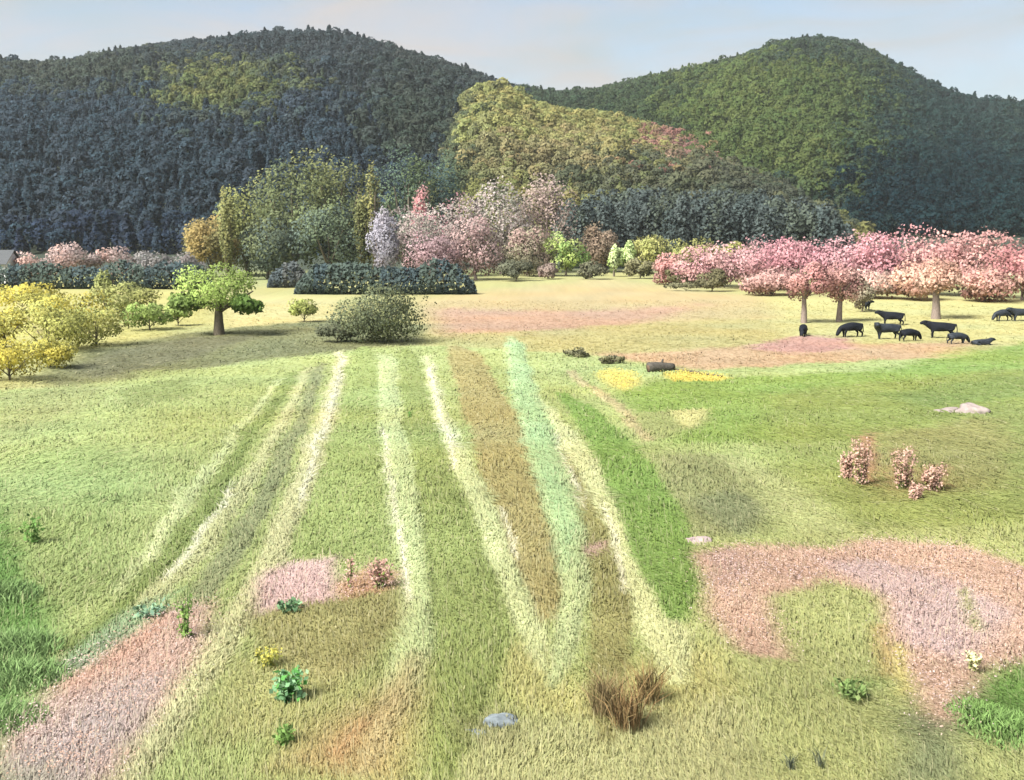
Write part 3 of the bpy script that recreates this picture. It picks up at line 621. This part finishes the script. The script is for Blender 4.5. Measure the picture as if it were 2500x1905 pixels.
# light green trees and low shrubs in the centre
LG = ['#A8BC62', '#9DB862', '#B2C26C', '#92B462']
tree('light_green_tree', 'light green spreading tree at the middle of the tree line', 'tree', 566, 272, 232, 46, LG, 226, n=1500, clumps=16, trunk=.12)
for px, top, lab in [(614, 240, 'small pale green tree, left one of the pair'), (629, 241, 'small pale green tree, right one of the pair')]:
    tree('light_green_tree', lab, 'tree', px, 272, top, 17, ['#BCD088', '#C8D89A', '#AFC46E'], 224, 'pair of small pale green trees', n=600, clumps=9, trunk=.14)
for px, base, top, wd, Y, cols, lab in [
    (516, 275, 260, 34, 206, ['#6E7058', '#666A56'], 'low dark shrub at the end of the mauve trees'),
    (590, 274, 262, 32, 212, ['#6C6E56', '#74745A'], 'low dark shrub below the tan brown tree'),
    (548, 274, 264, 24, 214, ['#A88E88', '#9A887E'], 'low pinkish shrub below the light green tree'),
    (640, 275, 258, 34, 214, ['#8E8A62', '#86845E'], 'olive brown shrub right of the pale green pair'),
    (678, 283, 268, 34, 186, ['#777450', '#6C6C4C'], 'dark olive shrub at the left end of the pink trees'),
    (712, 288, 270, 36, 172, ['#7F7A5A', '#74704E'], 'dark olive shrub under the first pink trees')]:
    tree('low_shrub', lab, 'shrub', px, base, top, wd, cols, Y, 'low shrubs along the tree line', n=900, clumps=12, trunk=.06)
for px, top, wd, lab in [(648, 236, 50, 'yellow green tree behind the pale green pair'), (690, 238, 54, 'yellow green tree behind the first pink trees'), (735, 242, 50, 'yellow green tree peeping between pink crowns')]:
    tree('yellow_green_tree', lab, 'tree', px, 275, top, wd, ['#A0A25A', '#959A56', '#AAA860'], 236, 'yellow green trees behind the pink row', n=1300, clumps=14, trunk=.12)

# pink trees on the right
for px, base, top, wd, cols, Y, lab in [
    (672, 282, 256, 40, ['#B98A86', '#C08E88', '#A8907C'], 192, 'smallest pink tree at the left end of the right row'),
    (706, 285, 246, 70, PNK, 186, 'low pink tree with yellow green trees behind'),
    (748, 290, 240, 80, ['#C29298', '#C8A0A0', '#BC8C92'], 178, 'deep rose tree below the grey conifer wood'),
    (792, 294, 242, 82, ['#C48C94', '#BE8690', '#CA9CA0'], 172, 'deepest rose tree in the right row'),
    (838, 296, 238, 82, ['#C4929A', '#CAA2A4', '#BE8C94'], 168, 'rose pink tree left of the tall pale pink trees'),
    (884, 296, 232, 82, ['#C6929A', '#CFA09C', '#C08A90'], 164, 'tall dusty pink tree behind the cattle'),
    (930, 297, 227, 84, ['#C89694', '#CFA49C', '#BE8A8C'], 160, 'tallest pale pink tree in the right row'),
    (978, 300, 231, 84, ['#C99A96', '#CDA79A', '#C08E8A'], 156, 'tall pink tree near the right edge'),
    (1022, 302, 242, 74, ['#C28886', '#B87E80', '#CC9C94'], 150, 'pink tree cut by the right edge'),
    (772, 304, 268, 66, ['#BE9690', '#B08C84', '#C8A098'], 160, 'low brownish pink tree before the deep rose trees'),
    (864, 298, 268, 66, ['#CDA69C', '#D0B0A0', '#A8988A'], 152, 'low pale tree between rose and dusty pink trees'),
    (912, 302, 266, 58, ['#CCA48E', '#C69A88', '#D0AC98'], 148, 'orange tinted blossom tree behind the resting cow'),
    (985, 304, 270, 62, ['#C89A8E', '#CCA694', '#C09088'], 146, 'salmon blossom tree low at the right')]:
    tree('pink_tree', lab, 'tree', px, base, top, wd, cols, Y, 'pink blossom trees on the right', n=2300, clumps=20, trunk=.03, bark=M_BARK_P, leaf=.34, clump_r=.5)
for px, base, top, wd, cols, lab in [
    (804, 323, 262, 52, ['#C08C88', '#B5857F', '#C99890'], 'pink tree with a clear trunk nearest the small left cow'),
    (839, 322, 266, 42, ['#C08E8A', '#C99C94', '#B08880'], 'slender pink tree with a bare trunk among the cattle'),
    (936, 319, 258, 54, ['#CCA48E', '#C89A88', '#D2AE9A'], 'orange pink tree with a thick grey trunk above the cattle')]:
    tree('pink_tree', lab, 'tree', px, base, top, wd, cols, None, 'pink trees with bare trunks in the pasture', n=1500, clumps=15, trunk=.38, bark=M_BARK_P, tw=.28 if px != 936 else .42)
tree('grey_shrub', 'grey brown thorny shrub by the small upright cow', 'shrub', 862, 312, 280, 26, ['#9A9078', '#8E8870', '#A69A84'], n=800, clumps=10, trunk=.1)

# ------------------------------------------------------------------ cattle
def cow_mesh(pose):
    V, E, Rd = [], [], []
    def v(p, r, parent=None):
        V.append(p); Rd.append(r if isinstance(r, tuple) else (r, r)); i = len(V) - 1
        if parent is not None: E.append((parent, i))
        return i
    dz = -.62 if pose == 'lie' else 0
    pel = v((-.72, 0, 1.10 + dz), (.33, .33)); m1 = v((-.25, 0, 1.00 + dz), (.41, .42), pel); m2 = v((.25, 0, .98 + dz), (.41, .42), m1); ch = v((.66, 0, 1.02 + dz), (.33, .38), m2)
    if pose == 'graze': nk = v((.98, 0, .92), (.21, .24), ch); po = v((1.22, .02, .56), .16, nk); mu = v((1.42, .03, .22), .115, po); ear = [(1.12, .24, .62), (1.12, -.20, .62)]
    elif pose == 'turn': nk = v((.95, .14, 1.22), (.21, .25), ch); po = v((1.10, .40, 1.42), .16, nk); mu = v((1.14, .74, 1.22), .115, po); ear = [(1.32, .40, 1.46), (.88, .42, 1.46)]
    else: nk = v((.98, 0, 1.22 + dz), (.21, .25), ch); po = v((1.25, 0, 1.42 + dz), .16, nk); mu = v((1.60, 0, 1.22 + dz), .115, po); ear = [(1.16, .26, 1.45 + dz), (1.16, -.26, 1.45 + dz)]
    for e in ear: v(e, .045, po)
    t = v((-1.06, 0, 1.20 + dz), .05, pel); t = v((-1.13, .03, .82 + dz * .7), .028, t); v((-1.12, .05, .46 + dz * .4), .05, t)
    for s in (-1, 1):
        if pose == 'lie':
            a = v((.72, s * .26, .25), .12, ch); a = v((.98, s * .27, .12), .075, a); v((.74, s * .30, .08), .06, a)
            a = v((-.70, s * .30, .30), .2, pel); a = v((-.30, s * .44, .16), .11, a); v((-.62, s * .50, .08), .06, a)
        else:
            st = .07 * s
            a = v((.63, s * .2, .72), .125, ch); a = v((.65 + st, s * .2, .40), .075, a); a = v((.63 + st, s * .2, .10), .055, a); v((.67 + st, s * .2, .03), .062, a)
            a = v((-.74, s * .22, .80), .17, pel); a = v((-.62, s * .22, .64), .125, a); a = v((-.88 - st, s * .2, .42), .072, a); a = v((-.83 - st, s * .2, .10), .055, a); v((-.79 - st, s * .2, .03), .062, a)
    me = bpy.data.meshes.new('cow_skeleton'); me.from_pydata(V, E, []); o = bpy.data.objects.new('tmp', me); COL.objects.link(o)
    o.modifiers.new('Skin', 'SKIN'); sv = me.skin_vertices[0].data
    for i, r in enumerate(Rd): sv[i].radius = r; sv[i].use_root = (i == 0)
    s2 = o.modifiers.new('Sub', 'SUBSURF'); s2.levels = 2
    bpy.context.view_layer.update(); dg = bpy.context.evaluated_depsgraph_get()
    out = bpy.data.meshes.new_from_object(o.evaluated_get(dg)); bpy.data.objects.remove(o); bpy.data.meshes.remove(me)
    out.polygons.foreach_set('use_smooth', np.ones(len(out.polygons), bool)); out.name = 'cow_' + pose
    return out
CM = {}
for p in ('graze', 'stand', 'turn', 'lie'):
    for nm, mt in (('b', M_COW), ('g', M_COW_G)):
        m = cow_mesh(p) if nm == 'b' else CM[p + 'b'].copy(); m.materials.clear(); m.materials.append(mt); CM[p + nm] = m
for px, py, pose, rot, sc, lab in [
    (803, 336, 'grazeb', 250, .92, 'small black cow seen end on, leftmost of the herd'),
    (851, 337, 'grazeb', 200, 1.12, 'black cow grazing left with lowered head, second from the left of the herd'),
    (892, 325, 'standb', 176, 1.12, 'black cow standing just above the grey bodied pair'),
    (887, 339, 'turng', 188, 1.15, 'greyish cow with a dark head turned towards us'),
    (909, 341, 'grazeb', 20, .92, 'dark blue black cow touching the greyish cow from the right'),
    (941, 338, 'standb', 172, 1.18, 'large black cow right of the thick grey trunk'),
    (957, 344, 'grazeg', 12, .85, 'pale grey calf grazing below the large black cow'),
    (981, 345, 'lieg', 10, .82, 'grey cow lying flat near the green field edge'),
    (866, 310, 'turng', 262, .95, 'small dark cow standing upright by the thorny shrub'),
    (911, 294, 'lieb', 176, 1.35, 'black cow lying below the pink trees, farthest from us'),
    (1003, 321, 'grazeg', 200, 1.05, 'grey cow grazing near the right edge'),
    (1021, 321, 'standg', 185, 1.1, 'dark grey cow cut by the right edge')]:
    p = at(px, py); p[2] -= .07; o = obj('cow', CM[pose], None, p); o.rotation_euler = (0, 0, R(rot)); o.scale = (sc, sc * 1.05, sc * .92); tag(o, lab, 'cow', 'cattle in the pasture')

# ------------------------------------------------------------------ rocks, log, plants
def rock(name, label, px, py, size, mat, seed, cat='rock'):
    p = at(px, py); bm = bmesh.new(); bmesh.ops.create_icosphere(bm, subdivisions=4, radius=1); r = random.Random(seed); ph = [r.uniform(0, 9) for _ in range(6)]
    for v in bm.verts:
        c = v.co; d = 1 + .16 * math.sin(3.1 * c.x + ph[0]) * math.cos(2.7 * c.y + ph[1]) + .10 * math.sin(6.3 * c.z + ph[2] + 2 * c.x) + .06 * math.sin(9 * c.x + 7 * c.y + ph[3])
        v.co = Vector((c.x * d * size[0], c.y * d * size[1], max(c.z, -.25) * d * size[2]))
    me = bpy.data.meshes.new(name); bm.to_mesh(me); bm.free(); me.materials.append(mat); me.polygons.foreach_set('use_smooth', np.ones(len(me.polygons), bool))
    o = obj(name, me, None, p); o.rotation_euler = (0, 0, r.uniform(-.3, .3)); tag(o, label, cat); return o
rock('pale_rock', 'pinkish white rock lying in the green field at right', 972, 413, (.75, .6, .4), M_ROCK_P, 3)
rock('pale_rock', 'small flat pale rock at the left foot of the pinkish white rock', 948, 412, (.65, .4, .22), M_ROCK_P, 8)
rock('grey_stone', 'blue grey stone in the grass at the bottom centre', 500, 726, (.30, .2, .17), M_ROCK_B, 4, 'stone')
rock('grey_stone', 'small flat blue grey stone left of the bottom centre one', 480, 735, (.2, .14, .08), M_ROCK_B, 12, 'stone')
rock('mauve_stone', 'mauve grey stone at the tip of the bright green strip', 699, 543, (.32, .2, .16), M_ROCK_M, 5, 'stone')
def log(label, px0, py0, px1, py1, rad, cat='log'):
    a = at(px0, py0); b = at(px1, py1); m = (a + b) / 2; root = empty('fallen_log', m, label, cat); d = b - a
    P = [(-d / 2) * (1 - t) + (d / 2) * t + np.array([0, 0, rad * .8 + .03 * math.sin(5 * t)]) for t in np.linspace(0, 1, 7)]
    obj('bole', tubes_mesh('bole', [(P, [rad * 1.08, rad, rad * .98, rad * .95, rad * .9, rad * .86, rad * .7])], M_LOG, True), root)
    u = d / np.linalg.norm(d); obj('cut_end', tubes_mesh('cut_end', [([P[0] - u * .012, P[0] + u * .01], [rad * .9, rad * .9])], M_LOGEND, True), root)
    obj('branch_stub', tubes_mesh('branch_stub', [([P[3], P[3] + np.array([.1, -.05, rad * 1.5])], [rad * .3, rad * .18])], M_LOG, True), root)
log('thick dark log with a brown end at the pasture edge', 648, 372, 674, 371, .36)
log('thin dark fallen branch trailing right of the thick log', 676, 371, 722, 377, .09, 'branch')
for px, py, wd, lab in [(578, 357, 30, 'low grey green tuft on the pasture edge far left of the log'), (612, 364, 26, 'low grey tuft on the pasture edge just left of the log'), (686, 291, 40, 'low brown tuft along the far pasture edge')]:
    tree('grass_tuft', lab, 'grass tuft', px, py, py - 9, wd, ['#7B7A5C', '#86845F'], n=300, clumps=8, trunk=.05, k=.98)

def plant(name, label, cat, px, py, h, wd, stems, leafc, flc, nfl, fsize, group=None, spike=.5, leafn=60, seed=0):
    r = np.random.default_rng(500 + int(px) + seed); b = at(px, py); root = empty(name, b, label, cat, group); lst = []; lp, fp, fn = [], [], []
    for i in range(stems):
        a = r.uniform(0, 6.283); o = wd * .5 * math.sqrt(r.random()); hh = h * r.uniform(.72, 1.0); tip = np.array([o * math.cos(a), o * math.sin(a), hh])
        base = np.array([o * .3 * math.cos(a), o * .3 * math.sin(a), -.03]); mid = base * .5 + tip * .5 + np.array([r.uniform(-.02, .02), 0, .02])
        lst.append(([base, mid, tip], [.008, .006, .003]))
        k = max(leafn // stems, 1); t = r.uniform(.05, .8, k)[:, None]; lp.append(base + (tip - base) * t + r.normal(0, wd * .10, (k, 3)) * [1, 1, .4])
        if nfl:
            t = (1 - spike * r.random(nfl))[:, None]; fp.append(base + (tip - base) * t + r.normal(0, fsize * 1.1, (nfl, 3)))
    obj('stems', tubes_mesh('stems', lst, leaf_stem), root)
    lp = np.concatenate(lp); lp[:, 2] = np.maximum(lp[:, 2], .02); cc = np.array([hexc(c, .95) for c in leafc]); nr = r.normal(0, .4, lp.shape); nr[:, 2] = 1
    obj('leaves', leaf_quads('leaves', lp, min(max(.03, wd * .09), .055) * r.uniform(.6, 1.3, len(lp)), cc[r.integers(0, len(cc), len(lp))] * r.uniform(.85, 1.15, (len(lp), 1)), nr, r), root)
    if nfl:
        fp = np.concatenate(fp); cc = np.array([hexc(c, 1.0) for c in flc]); nr = r.normal(0, .5, fp.shape); nr[:, 2] += .8; nr[:, 1] -= .3
        obj('blossom', leaf_quads('blossom', fp, fsize * r.uniform(.6, 1.2, len(fp)), cc[r.integers(0, len(cc), len(fp))] * r.uniform(.9, 1.1, (len(fp), 1)), nr, r), root)
    return root
leaf_stem = noise_mat('green_stem', (.06, .11, .03), (.12, .18, .06), 20)
GP = ['#7FA03E', '#6F9638', '#8CAA4A']; PF = ['#D2A898', '#D8B2A2', '#C89A90']
plant('pink_spike_plant', 'single tall pink flower spike above the centre flower patch', 'flower', 350, 590, .75, .16, 4, GP, PF, 40, .028, spike=.75)
plant('pink_flower_plant', 'rounded clump of pink blossoms right of the tall spike', 'flower', 381, 588, .62, .5, 16, GP, PF, 30, .036, spike=.75)
for px, py, h, wd, lab in [(860, 487, 1.5, .55, 'tallest pink flower spike clump in the right field'), (846, 480, .9, .4, 'short pink clump left of the tallest spike clump'), (903, 490, 1.3, .7, 'pink flower clump between the tallest and the lowest one'), (932, 492, .8, .7, 'low pink flower clump farthest right of its row'), (915, 500, .45, .35, 'tiny pink clump in front of the others')]:
    plant('pink_flower_clump', lab, 'flower', px, py, h, wd, 22, ['#96A050', '#A2A45A'], ['#D6AE9A', '#DAB4A2', '#CEA896'], 40, .045, 'pink flower clumps in the right field', spike=.85)
plant('green_plant', 'upright green plant with a pale stem beside the left pink patch', 'plant', 186, 640, 1.0, .42, 10, ['#86A84E', '#7A9E44'], None, 0, 0, leafn=260)
plant('green_plant', 'mint green rounded plant with a bright middle in the bottom field', 'plant', 290, 700, .62, .62, 14, ['#86B482', '#7CAE78', '#92BC88', '#5FA848'], None, 0, 0, leafn=420)
plant('green_plant', 'small green plant below the mint green one', 'plant', 283, 746, .36, .42, 9, ['#82A94E', '#78A048'], None, 0, 0, leafn=200)
plant('green_plant', 'blue green tuft within the centre pink patch', 'plant', 290, 612, .3, .6, 8, ['#7FAA78', '#76A272'], None, 0, 0, leafn=160)
plant('green_plant', 'tiny bright green plant on a pale strip in mid field', 'plant', 410, 418, .45, .3, 6, ['#5FA038', '#559432'], None, 0, 0, leafn=80)
plant('yellow_flower', 'yellow flowers beside the mint green plant', 'flower', 266, 668, .34, .5, 10, ['#A4A84A'], ['#C4BE48', '#D0C850'], 14, .03, spike=.4)
plant('yellow_flower', 'pale yellow flower by the right pink patch', 'flower', 973, 674, .35, .3, 5, ['#A9A868'], ['#D6D49A', '#E0DCA8'], 20, .035, spike=.3)
plant('teal_plant', 'blue green plant between the left pink patch and green field', 'plant', 150, 618, .35, .6, 10, ['#84AE90', '#8FB48E'], None, 0, 0, leafn=200)
plant('green_plant', 'dark green weed at the far left of the field', 'plant', 32, 545, .9, .6, 10, ['#6C9A44', '#7AA24C'], None, 0, 0, leafn=160)
plant('green_plant', 'green tuft arching over at the lower right', 'plant', 846, 700, .4, .7, 10, ['#7E9A50', '#88A058'], None, 0, 0, leafn=160)
def blades(name, P, h, wd, col, lean, r, up=.9, dirv=None):
    n = len(P); a = r.uniform(0, 6.283, n); dx = np.stack([np.cos(a), np.sin(a), 0 * a], 1); dl = r.normal(0, 1, (n, 3)) * lean[:, None] if np.ndim(lean) else r.normal(0, lean, (n, 3)); dl[:, 2] = 0
    if dirv is not None: dl = dirv; dx = np.stack([-dirv[:, 1], dirv[:, 0], 0 * a], 1); dx /= np.linalg.norm(dx, axis=1, keepdims=True)
    w_ = np.broadcast_to(wd, (n,))[:, None]; h_ = np.broadcast_to(h, (n,))[:, None]; z = np.array([[0, 0, 1.0]])
    b0 = P - dx * w_ / 2; b1 = P + dx * w_ / 2; m = P + dl * h_ * .35 + z * h_ * .62; tip = P + dl * h_ + z * h_ * .95
    V = np.stack([P, m + dx * w_ * .5, tip, m - dx * w_ * .5], 1).reshape(-1, 3); T = np.arange(n * 4)
    nr = np.tile([0, 0, up], (n, 1)) + r.normal(0, .12, (n, 3))
    return mesh_np(name, V, 4, T, M_GRASS, np.repeat(col, 4, 0), np.repeat(nr, 4, 0))
for px, py, h, wd, n, cols, lab in [
    (604, 718, .85, .36, 260, ['#8E7C50', '#9A8458'], 'tall brown dry grass tuft, left of the three at the bottom'),
    (628, 732, .9, .40, 300, ['#A08252', '#96784A', '#A48C58'], 'rusty brown dry grass tuft, middle of the three'),
    (648, 706, .8, .34, 240, ['#92804E', '#A08450'], 'brown dry grass tuft, right of the three'),
    (790, 772, .35, .14, 40, ['#5C6650', '#66705A'], 'few dark grass stalks near the bottom edge'),
    (820, 770, .38, .12, 36, ['#606A52', '#6A7258'], 'thin dark stalks right of the first bottom stalks')]:
    r = np.random.default_rng(int(px)); b = at(px, py); a = r.uniform(0, 6.283, n); q = wd / 2 * np.sqrt(r.random(n)); P = np.stack([q * np.cos(a), q * np.sin(a), 0 * a], 1)
    cc = np.array([hexc(c, .85) for c in cols]); o = obj('dry_grass_tuft', blades('dry_grass_tuft', P, h * r.uniform(.3, 1, n), .013, cc[r.integers(0, len(cc), n)] * r.uniform(.8, 1.2, (n, 1)), .34, r, .5), None, b)
    tag(o, lab, 'grass tuft', 'dry grass tufts at the bottom')

for px, py, h, wd, n, lab in [(0, 600, .8, 1.3, 1500, 'tall green grass clump at the left edge, topmost one'), (6, 655, .8, 1.5, 2000, 'tall green grass clump at the left edge, upper middle one'), (24, 680, .62, 1.2, 1500, 'tall green grass clump at the left edge, the one reaching farthest in'), (2, 725, .6, 1.1, 1500, 'tall green grass clump at the left edge, lowest one'),
                           (1012, 735, .55, 1.2, 1800, 'tall green grass clump in the lower right corner, larger one'), (978, 716, .42, .8, 900, 'tall green grass clump in the lower right corner, smaller one')]:
    r = np.random.default_rng(int(px + py)); b = at(px, py); a = r.uniform(0, 6.283, n); q = wd * .62 * r.random(n) ** .7; P = np.stack([q * np.cos(a), q * np.sin(a), 0 * a - .02], 1)
    cc = np.array([hexc(c, .95) for c in (['#7A9C58', '#86A662', '#729450'] if px < 100 else ['#789C4C', '#82A656', '#6E9444'])])
    o = obj('tall_grass_clump', blades('tall_grass_clump', P, h * .62 * r.uniform(.3, 1, n) * (1 - .6 * (q / wd / .62) ** 2), .022, cc[r.integers(0, 3, n)] * r.uniform(.85, 1.15, (n, 1)), .42, r, .6), None, b)
    tag(o, lab, 'grass clump', 'tall grass clumps at the edges')

# ------------------------------------------------------------------ meadow grass
def meadow():
    r = np.random.default_rng(99); n = 640000; lo, hi, p = 10.5, 150.0, -.85
    u = r.random(n); rad = (lo ** p + u * (hi ** p - lo ** p)) ** (1 / p); ang = r.uniform(-R(33), R(33), n)
    x = rad * np.sin(ang); y = rad * np.cos(ang); z = g(x, y) + .012 + strip_h(x, y)
    c = at(425, 318); dv = np.stack([c[0] - x, c[1] - y], 1); dv /= np.linalg.norm(dv, axis=1, keepdims=True) + 1e-6
    th = np.arctan2(dv[:, 1], dv[:, 0]) + r.normal(0, .28, n) + 1.1 * vnoise(x, y, 1.3, 22) + 1.2 * vnoise(x, y, 5, 23); sg = np.where(r.random(n) < .5, 1, -1)
    up = r.random(n) < .16                                          # most of the mown grass lies combed along the rows, some stands
    h = np.where(up, .13, .055) * (1 + .9 * vnoise(x, y, 1.6, 14)) * r.uniform(.5, 1.4, n) * np.clip(rad / 24, .9, 1.3)
    ln = np.where(up, r.uniform(.1, .5, n), r.uniform(1.5, 4.0, n)) * sg * np.clip(rad / 20, 1, 2.2)
    tall = (r.random(n) < .012) & (rad < 60); h = np.where(tall, r.uniform(.18, .34, n), h); ln = np.where(tall, .35, ln)
    dirv = np.stack([np.cos(th) * ln, np.sin(th) * ln, 0 * th], 1)
    wd = .017 * np.clip(rad / 14, .9, 9) * r.uniform(.6, 1.4, n) * np.where(tall, .45, np.where(up, .6, 1))
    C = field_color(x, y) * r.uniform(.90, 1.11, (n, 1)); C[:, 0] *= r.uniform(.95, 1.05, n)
    dry = (r.random(n) < .05) | tall; C[dry] = C[dry] * .55 + hexc('#CFC79A', KG) * .45
    return blades('meadow_grass', np.stack([x, y, z], 1), h, wd, C, .5, r, dirv=dirv)
o = obj('meadow_grass', meadow()); tag(o, 'short pale green meadow grass over the fields', 'grass', kind='stuff')

def flowers(name, label, polys, n, cols, size, hgt):
    r = np.random.default_rng(len(name) * 13); W = [np.array([at(a * S, b * S)[:2] for a, b in pl]) for pl in polys]; out = []
    for pl in W:
        P = r.uniform(pl.min(0) - .4, pl.max(0) + .4, (n, 2)); P = P[poly_sd(P, pl) < .28 * r.normal(0, 1, n) - .08]
        P = P[vnoise(P[:, 0], P[:, 1], .6, 3) + .25 * r.normal(0, 1, len(P)) > -.22]; out.append(P)
    P = np.concatenate(out); m = len(P); z = g(P[:, 0], P[:, 1]) + hgt * r.uniform(.75, 1.1, m); cc = np.array([hexc(c, .86) for c in cols]); nr = r.normal(0, .3, (m, 3)); nr[:, 2] = 1
    ci = np.clip((vnoise(P[:, 0], P[:, 1], .9, 7) + .5 + r.normal(0, .15, m)) * len(cc), 0, len(cc) - 1).astype(int)
    o = obj(name, leaf_quads(name, np.column_stack([P, z]), size * r.uniform(.6, 1.3, m), cc[ci] * r.uniform(.95, 1.06, (m, 1)), nr, r, flat=2.6)); tag(o, label, 'flowers', kind='stuff')
flowers('pink_wildflowers', 'carpet of pink wildflowers in the lower left corner', [[(20, 1580), (180, 1420), (360, 1320), (460, 1300), (440, 1400), (330, 1560), (250, 1690), (20, 1690)]], 17000, ['#D8C2BA', '#D2B09E', '#D2AC94', '#C6BAB2'], .017, .17)
flowers('pink_wildflower_patch', 'small carpet of pale pink wildflowers left of centre', [[(550, 1260), (620, 1220), (720, 1210), (720, 1300), (640, 1310), (560, 1320)], [(720, 1270), (790, 1230), (860, 1240), (850, 1270), (740, 1300)]], 5000, ['#D6B0A8', '#D8B8B4', '#CFAA96'], .017, .17)
flowers('pink_wildflower_arch', 'arch shaped carpet of pink wildflowers at the right', [[(1500, 1200), (1600, 1180), (1800, 1190), (1880, 1160), (2080, 1180), (2300, 1260), (2300, 1420), (2120, 1450), (2060, 1570), (2010, 1580), (1930, 1420), (1900, 1290), (1780, 1255), (1650, 1290), (1700, 1420), (1600, 1410), (1530, 1330)]], 42000, ['#D2B4A2', '#D6B8A8', '#D0BABA', '#D2AE9C'], .018, .16)
flowers('yellow_wildflowers', 'yellow wildflowers along the pasture edge by the log', [[(1284, 806), (1318, 797), (1366, 802), (1376, 820), (1342, 846), (1306, 826)], [(1428, 806), (1470, 800), (1520, 806), (1572, 812), (1540, 822), (1490, 819), (1448, 820)]], 3000, ['#E0D060', '#DCC848'], .05, .2)

# ------------------------------------------------------------------ haze
bm = bmesh.new(); bmesh.ops.create_cube(bm, size=1); me = bpy.data.meshes.new('haze'); bm.to_mesh(me); bm.free()
hz = obj('haze', me, None, (0, 0, 0)); tag(hz, 'thin blue haze over the valley', kind='stuff')
hz.location = (0, 2800, 140); hz.scale = (8600, 7200, 330)
m = bpy.data.materials.new('haze_air'); m.use_nodes = True; n = m.node_tree.nodes; n.clear(); out = n.new('ShaderNodeOutputMaterial'); pv = n.new('ShaderNodeVolumePrincipled')
pv.inputs['Color'].default_value = (.86, .92, 1, 1); pv.inputs['Density'].default_value = .00007; pv.inputs['Anisotropy'].default_value = .1
m.node_tree.links.new(pv.outputs[0], out.inputs['Volume']); me.materials.append(m)
